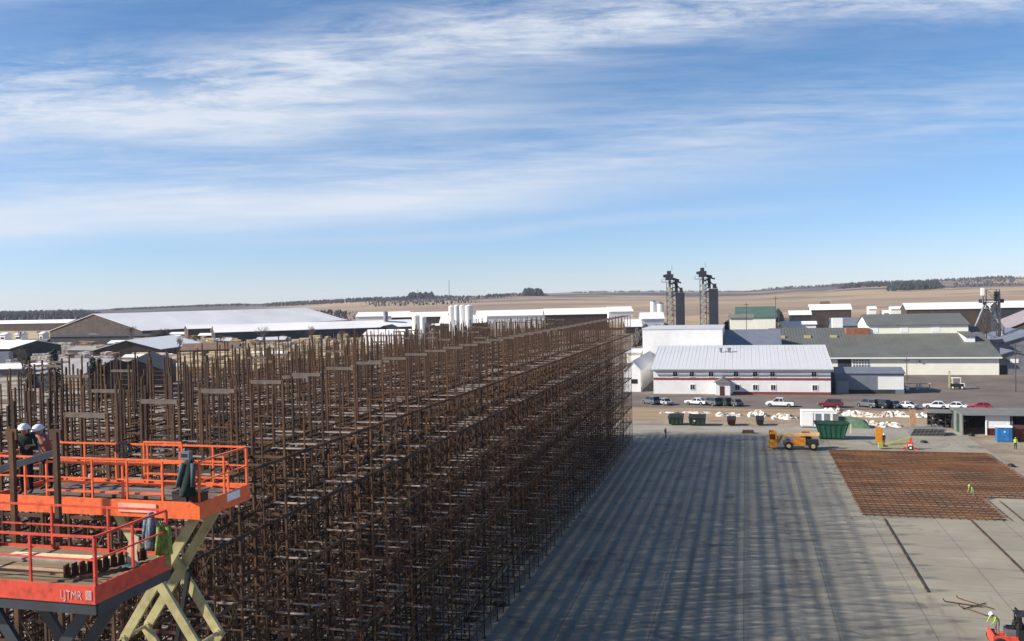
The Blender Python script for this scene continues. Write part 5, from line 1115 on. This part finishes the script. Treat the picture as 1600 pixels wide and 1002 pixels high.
# snow banks and rubble
def heap(name, label, px0, px1, py, depth, h, m, seed, group):
    P0_, P1_ = G(px0, py), G(px1, py); w_ = P1_.x - P0_.x; q = random.Random(seed); root = None; nx_, ny_ = max(8, int(w_ * 3.4)), max(6, int(depth * 3.4)); vv = []
    hs_ = [[q.random() for _ in range(ny_ + 3)] for _ in range(nx_ + 3)]
    lf = [q.uniform(.35, 1) for _ in range(int(w_ / 2) + 3)]
    for i in range(nx_):
        for j in range(ny_):
            u, v = i / (nx_ - 1), j / (ny_ - 1); e = max(0, math.sin(math.pi * u)) ** .3 * max(0, math.sin(math.pi * v)) ** .8
            k = u * (len(lf) - 2); lo_ = lf[int(k)] * (1 - k % 1) + lf[int(k) + 1] * (k % 1)
            vv.append((u * w_ + q.uniform(-.15, .15), v * depth + q.uniform(-.15, .15) + .5 * math.sin(u * 9 + seed), 1.1 * h * e * lo_ * (.45 + .9 * hs_[i][j]) - .04))
    o = MB().add(vv, [(i * ny_ + j, (i + 1) * ny_ + j, (i + 1) * ny_ + j + 1, i * ny_ + j + 1) for i in range(nx_ - 1) for j in range(ny_ - 1)]).build(name, m); o.location = (P0_.x, P0_.y, -.03); setp(o, label, 'snow heap', group)
HEAPS = [(1118, 1160, 650, 4, .9, 'ragged dirty snow heap right of centre before the office'), (1168, 1200, 651, 4, 1.1, 'whiter snow heap between the two small bins'), (1205, 1248, 655, 4, .7, 'low snow heap left of the white site container'), (1284, 1322, 646, 3, 1.5, 'tall snow heap by the dark red SUV'), (1318, 1424, 651, 4, 1.15, 'long snow bank before the row of dark cars'), (1428, 1452, 652, 3, .9, 'short snow bank right of the brown panel'), (1335, 1375, 665, 4, 1.1, 'snow heap right of the green netting'), (1376, 1412, 667, 4, .7, 'low broken snow heap beyond the orange board'), (1030, 1060, 646, 3, .45, 'small low snow patch left before the office'), (1065, 1112, 646, 3, .4, 'thin snow streak behind the green dumpsters')]
for i, (a_, b_, y_, d_, h_, lb) in enumerate(HEAPS): heap('snow_heap', lb, a_, b_, y_, d_, h_, snowm, i + 3, 'dirty snow heaps between the slab and the lot')

# ------------------------------------------------------------------ rebar mat on the slab
MX0, MX1, MY0, MY1, MXN = 11.4, 32.6, G(1335, 806).y, G(1292, 704).y, 25.2
YN = G(1560, 779).y
root = thing('rebar_mat', 'large rusty orange mat of reinforcing bars lying on the slab', 'rebar mat', (MX0, MY0, 0))
b = MB(); q = random.Random(9); y = 0.0; k = 0
while MY0 + y < MY1:
    xe = MXN if MY0 + y < YN else MX1
    b.bb(q.uniform(-.25, .1), xe - MX0 + q.uniform(-.3, .1) - (0 if y > .8 else 1.5), y - .028, y + .028, .18 + q.uniform(0, .03), .235); y += .52 + q.uniform(-.07, .07)
b.build('cross_bars', rebar_m, root).data
b = MB(); x = 0.1
while MX0 + x < MX1:
    y0_ = 0 if MX0 + x < MXN else YN - MY0
    b.bb(x - .02, x + .02, y0_ + q.uniform(-.1, .1), MY1 - MY0 + q.uniform(-.2, .2), .135, .178); x += .8
b.build('long_bars', rebar_m, root)
b = MB(); y = .5
while MY0 + y < MY1:
    xe = MXN if MY0 + y < YN else MX1
    b.bb(0, xe - MX0 - .4, y - .07, y + .07, .0045, .134); y += 1.15
b.build('chair_bars', rust, root)
# wood and steel strips at joints of the slab
for i, (a_, b_, c_, d_, w_, m_, lb) in enumerate(((1381, 811, 1450, 926, .12, rust, 'long brown form strip running from the near edge of the rebar mat'), (1516, 813, 1602, 897, .10, rust, 'thin brown strip right of the long form strip'), (1562, 784, 1602, 817, .08, rust, 'short thin strip at the right edge of the slab'))):
    P0_, P1_ = G(a_, b_), G(c_, d_); o = MB().beam((0, 0, .06), (P1_.x - P0_.x, P1_.y - P0_.y, .06), w_, .11).build('form_strip', m_); o.location = (P0_.x, P0_.y, .004); setp(o, lb, 'form strip', 'form strips on the slab')
for i, (a_, b_, c_, d_, lb) in enumerate(((1476, 941, 1535, 950, 'rusty bent bar, furthest left of the loose bars'), (1497, 936, 1552, 953, 'rusty bar with an upturned end among the loose bars'), (1500, 949, 1555, 968, 'rusty bar nearest to the bottom among the loose bars'), (1505, 953, 1540, 944, 'short rusty bar crossing the other loose bars'))):
    P0_, P1_ = G(a_, b_), G(c_, d_); d_v = P1_ - P0_; o = MB().tube((0, 0, .05), (d_v.x, d_v.y, .06), .04, n=6).tube((0, 0, .05), (-.1, .05, .22), .04, n=6).build('loose_bar', rust); o.location = (P0_.x, P0_.y, .02); setp(o, lb, 'steel bar', 'loose bars on the slab')
Pq = G(780, 946); root = thing('steel_plate_stack', 'small black stack of plates beside the rack foot', 'plate stack', (Pq.x, Pq.y, 0)); lbox(root, 'plate', darkm, -.5, .5, -.3, .3, 0, .12); lbox(root, 'plate', darkm, -.42, .45, -.28, .25, .122, .24)
Pq = G(1169, 677); root = thing('pallet_bundle', 'small dark brown bundle lying on the far slab edge', 'bundle', (Pq.x, Pq.y, 0.005)); lbox(root, 'pallet', brownwall, -1, 1, -.5, .5, 0, .14); lbox(root, 'bundle_top', rust, -.9, .9, -.4, .4, .142, .5)
q = random.Random(77)
for i, (p_, q_) in enumerate(((805, 925), (700, 990), (760, 965), (850, 860), (905, 800))):
    Pq = G(p_ - 10, q_); root = thing('beam_bundle', ('first', 'second', 'third', 'fourth', 'fifth')[i] + ' small bundle of rack beams on the slab, counted along the rack foot towards the camera' if False else ('beam bundle lying by the rack foot above the black plates', 'beam bundle lying by the rack foot at the bottom edge', 'beam bundle lying by the rack foot below the black plates', 'beam bundle lying by the rack foot halfway along', 'beam bundle lying by the rack foot towards the far end')[i], 'beam bundle', (Pq.x - .6, Pq.y, 0), R(88), 'beam bundles beside the rack')
    for k in range(4): lbox(root, 'beam', rustpale if k % 2 else rust, -1.3, 1.3, -.3 + k * .16, -.17 + k * .16, .06, .18)
    MB().bb(-.9, -.8, -.35, .35, 0, .058).bb(.8, .9, -.35, .35, 0, .058).build('sleeper', lumber2, root)
for i, (p_, q_, lb) in enumerate(((1463, 674, 'small block on the dirt near the stacked panels'), (1518, 681, 'dark stone lump on the dirt before the site shed'), (1580, 729, 'dark lump of scrap on the dirt right of the rebar mat'), (1444, 692, 'small dark scrap piece on the slab beyond the boom'))):
    Pq = G(p_, q_); b = MB(); qq = random.Random(i); vv = []; n = 7
    for zz, rr in ((0, .5), (.22, .45), (.38, .2)):
        for j in range(n): r_ = rr * qq.uniform(.7, 1.3); vv.append((r_ * math.cos(j * 6.283 / n), r_ * math.sin(j * 6.283 / n), zz))
    o = b.add(vv, [(k * n + j, k * n + (j + 1) % n, (k + 1) * n + (j + 1) % n, (k + 1) * n + j) for k in range(2) for j in range(n)] + [tuple(range(2 * n, 3 * n))]).build('scrap_lump', darkm); o.location = (Pq.x, Pq.y, -.02); setp(o, lb, 'scrap')

# ------------------------------------------------------------------ people on the ground
Pq = G(1040, 685); person('person in orange vest and dark trousers walking on the far end of the slab', (Pq.x, Pq.y, 0), R(60), hivisor, navyc, hat=white, pose=dict(knr=(-.1, -.2, .52), anr=(-.11, -.12, .12), tor=(-.12, -.3, .06), knl=(.1, .02, .5), anl=(.11, .22, .10), tol=(.12, .08, .04)), vest=hivisor)
Pq = G(1521, 781); person('person in lime vest bending over the rebar mat', (Pq.x, Pq.y, .226), R(-60), hivis, graypan, hat=limey, vest=hivis,
    pose=dict(spi=(0, -.12, 1.10), che=(0, -.30, 1.22), nek=(0, -.42, 1.30), hed=(0, -.50, 1.35), top=(0, -.56, 1.45), nos=(0, -.60, 1.32), chi=(0, -.53, 1.27), shr=(-.19, -.33, 1.25), shl=(.19, -.33, 1.25), elr=(-.24, -.42, .98), wrr=(-.2, -.52, .72), ell=(.24, -.42, .98), wrl=(.2, -.5, .72)))
Pq = G(1381, 696); person('person in dark clothes standing beside the orange board', (Pq.x, Pq.y, 0), R(10), navyc, navyc, hat=white)
Pq = G(1587, 702); person('person in yellow vest standing before the maroon skip', (Pq.x, Pq.y, -.05), R(-20), hivis, navyc, hat=limey, vest=hivis)
# red forklift / work machine in the corner with a man on it
Pm = G(1578, 1012); root = thing('work_machine', 'red compact work machine with black engine at the lower right corner', 'work machine', (Pm.x, Pm.y, 0))
MB().bb(-1.15, .35, -.75, .75, .35, .8).bb(-1.15, -1.05, -.75, .75, .8, 1.0).bb(-1.05, .3, -.75, -.68, .8, .95).build('platform', red, root)
MB().bb(.3, 1.9, -.7, .7, .45, 1.35).build('engine_hood', darkm, root)
b = MB(); q = random.Random(6)
for k in range(16): x_, y_, z_ = q.uniform(.3, 1.6), q.uniform(-.6, .6), q.uniform(1.3, 1.7); b.box((x_, y_, z_), (q.uniform(.12, .4), q.uniform(.12, .4), q.uniform(.1, .5)), q.uniform(0, 1))
b.build('engine_parts', blackr, root); MB().tube((.5, .3, 1.3), (.5, .3, 2.35), .07).tube((.5, .3, 2.35), (.38, .3, 2.5), .07).build('exhaust_stack', darkm, root)
MB().beam((1.3, -.5, 1.2), (1.3, -.5, 2.2), .07).beam((1.3, .5, 1.2), (1.3, .5, 2.2), .07).beam((.4, -.5, 1.2), (.4, -.5, 2.2), .07).beam((.4, .5, 1.2), (.4, .5, 2.2), .07).bb(.3, 1.4, -.6, .6, 2.2, 2.26).build('roll_cage', darkm, root)
lbox(root, 'tank', greym, -.3, .28, -.3, .55, .81, 1.25); lbox(root, 'seat', blackr, -.2, .2, -.25, .2, 1.26, 1.4)
for x_ in (-.75, 1.3):
    for y_ in ((-.95, -.76), (.76, .95)): wheel(root, x_, y_[0], y_[1], .42, .42, greym)
person('person in yellow vest and white hard hat on the red machine in the corner', (Pm.x - .75, Pm.y - .1, .803), R(-60), hivis, graypan, hat=white, vest=hivis,
    pose=dict(spi=(0, -.12, 1.10), che=(0, -.28, 1.24), nek=(0, -.38, 1.33), hed=(0, -.46, 1.38), top=(0, -.50, 1.49), nos=(0, -.56, 1.36), chi=(0, -.49, 1.31), shr=(-.19, -.30, 1.27), shl=(.19, -.30, 1.27), elr=(-.25, -.42, 1.02), wrr=(-.2, -.6, .85), ell=(.25, -.42, 1.02), wrl=(.2, -.6, .85)))
# ------------------------------------------------------------------ air
hz = MB().bb(-9000, 9000, -9000, 9000, -400, 140).build('haze', None)
hz.data.materials.clear()
hm = bpy.data.materials.new('air'); hm.use_nodes = True; t = hm.node_tree; t.nodes.clear()
ou = N(t, 'ShaderNodeOutputMaterial'); pv = N(t, 'ShaderNodeVolumePrincipled'); pv.inputs['Color'].default_value = (.86, .90, 1, 1); pv.inputs['Density'].default_value = 0.00005
L(t, pv.outputs[0], ou.inputs['Volume']); hz.data.materials.append(hm); setp(hz, kind='stuff')
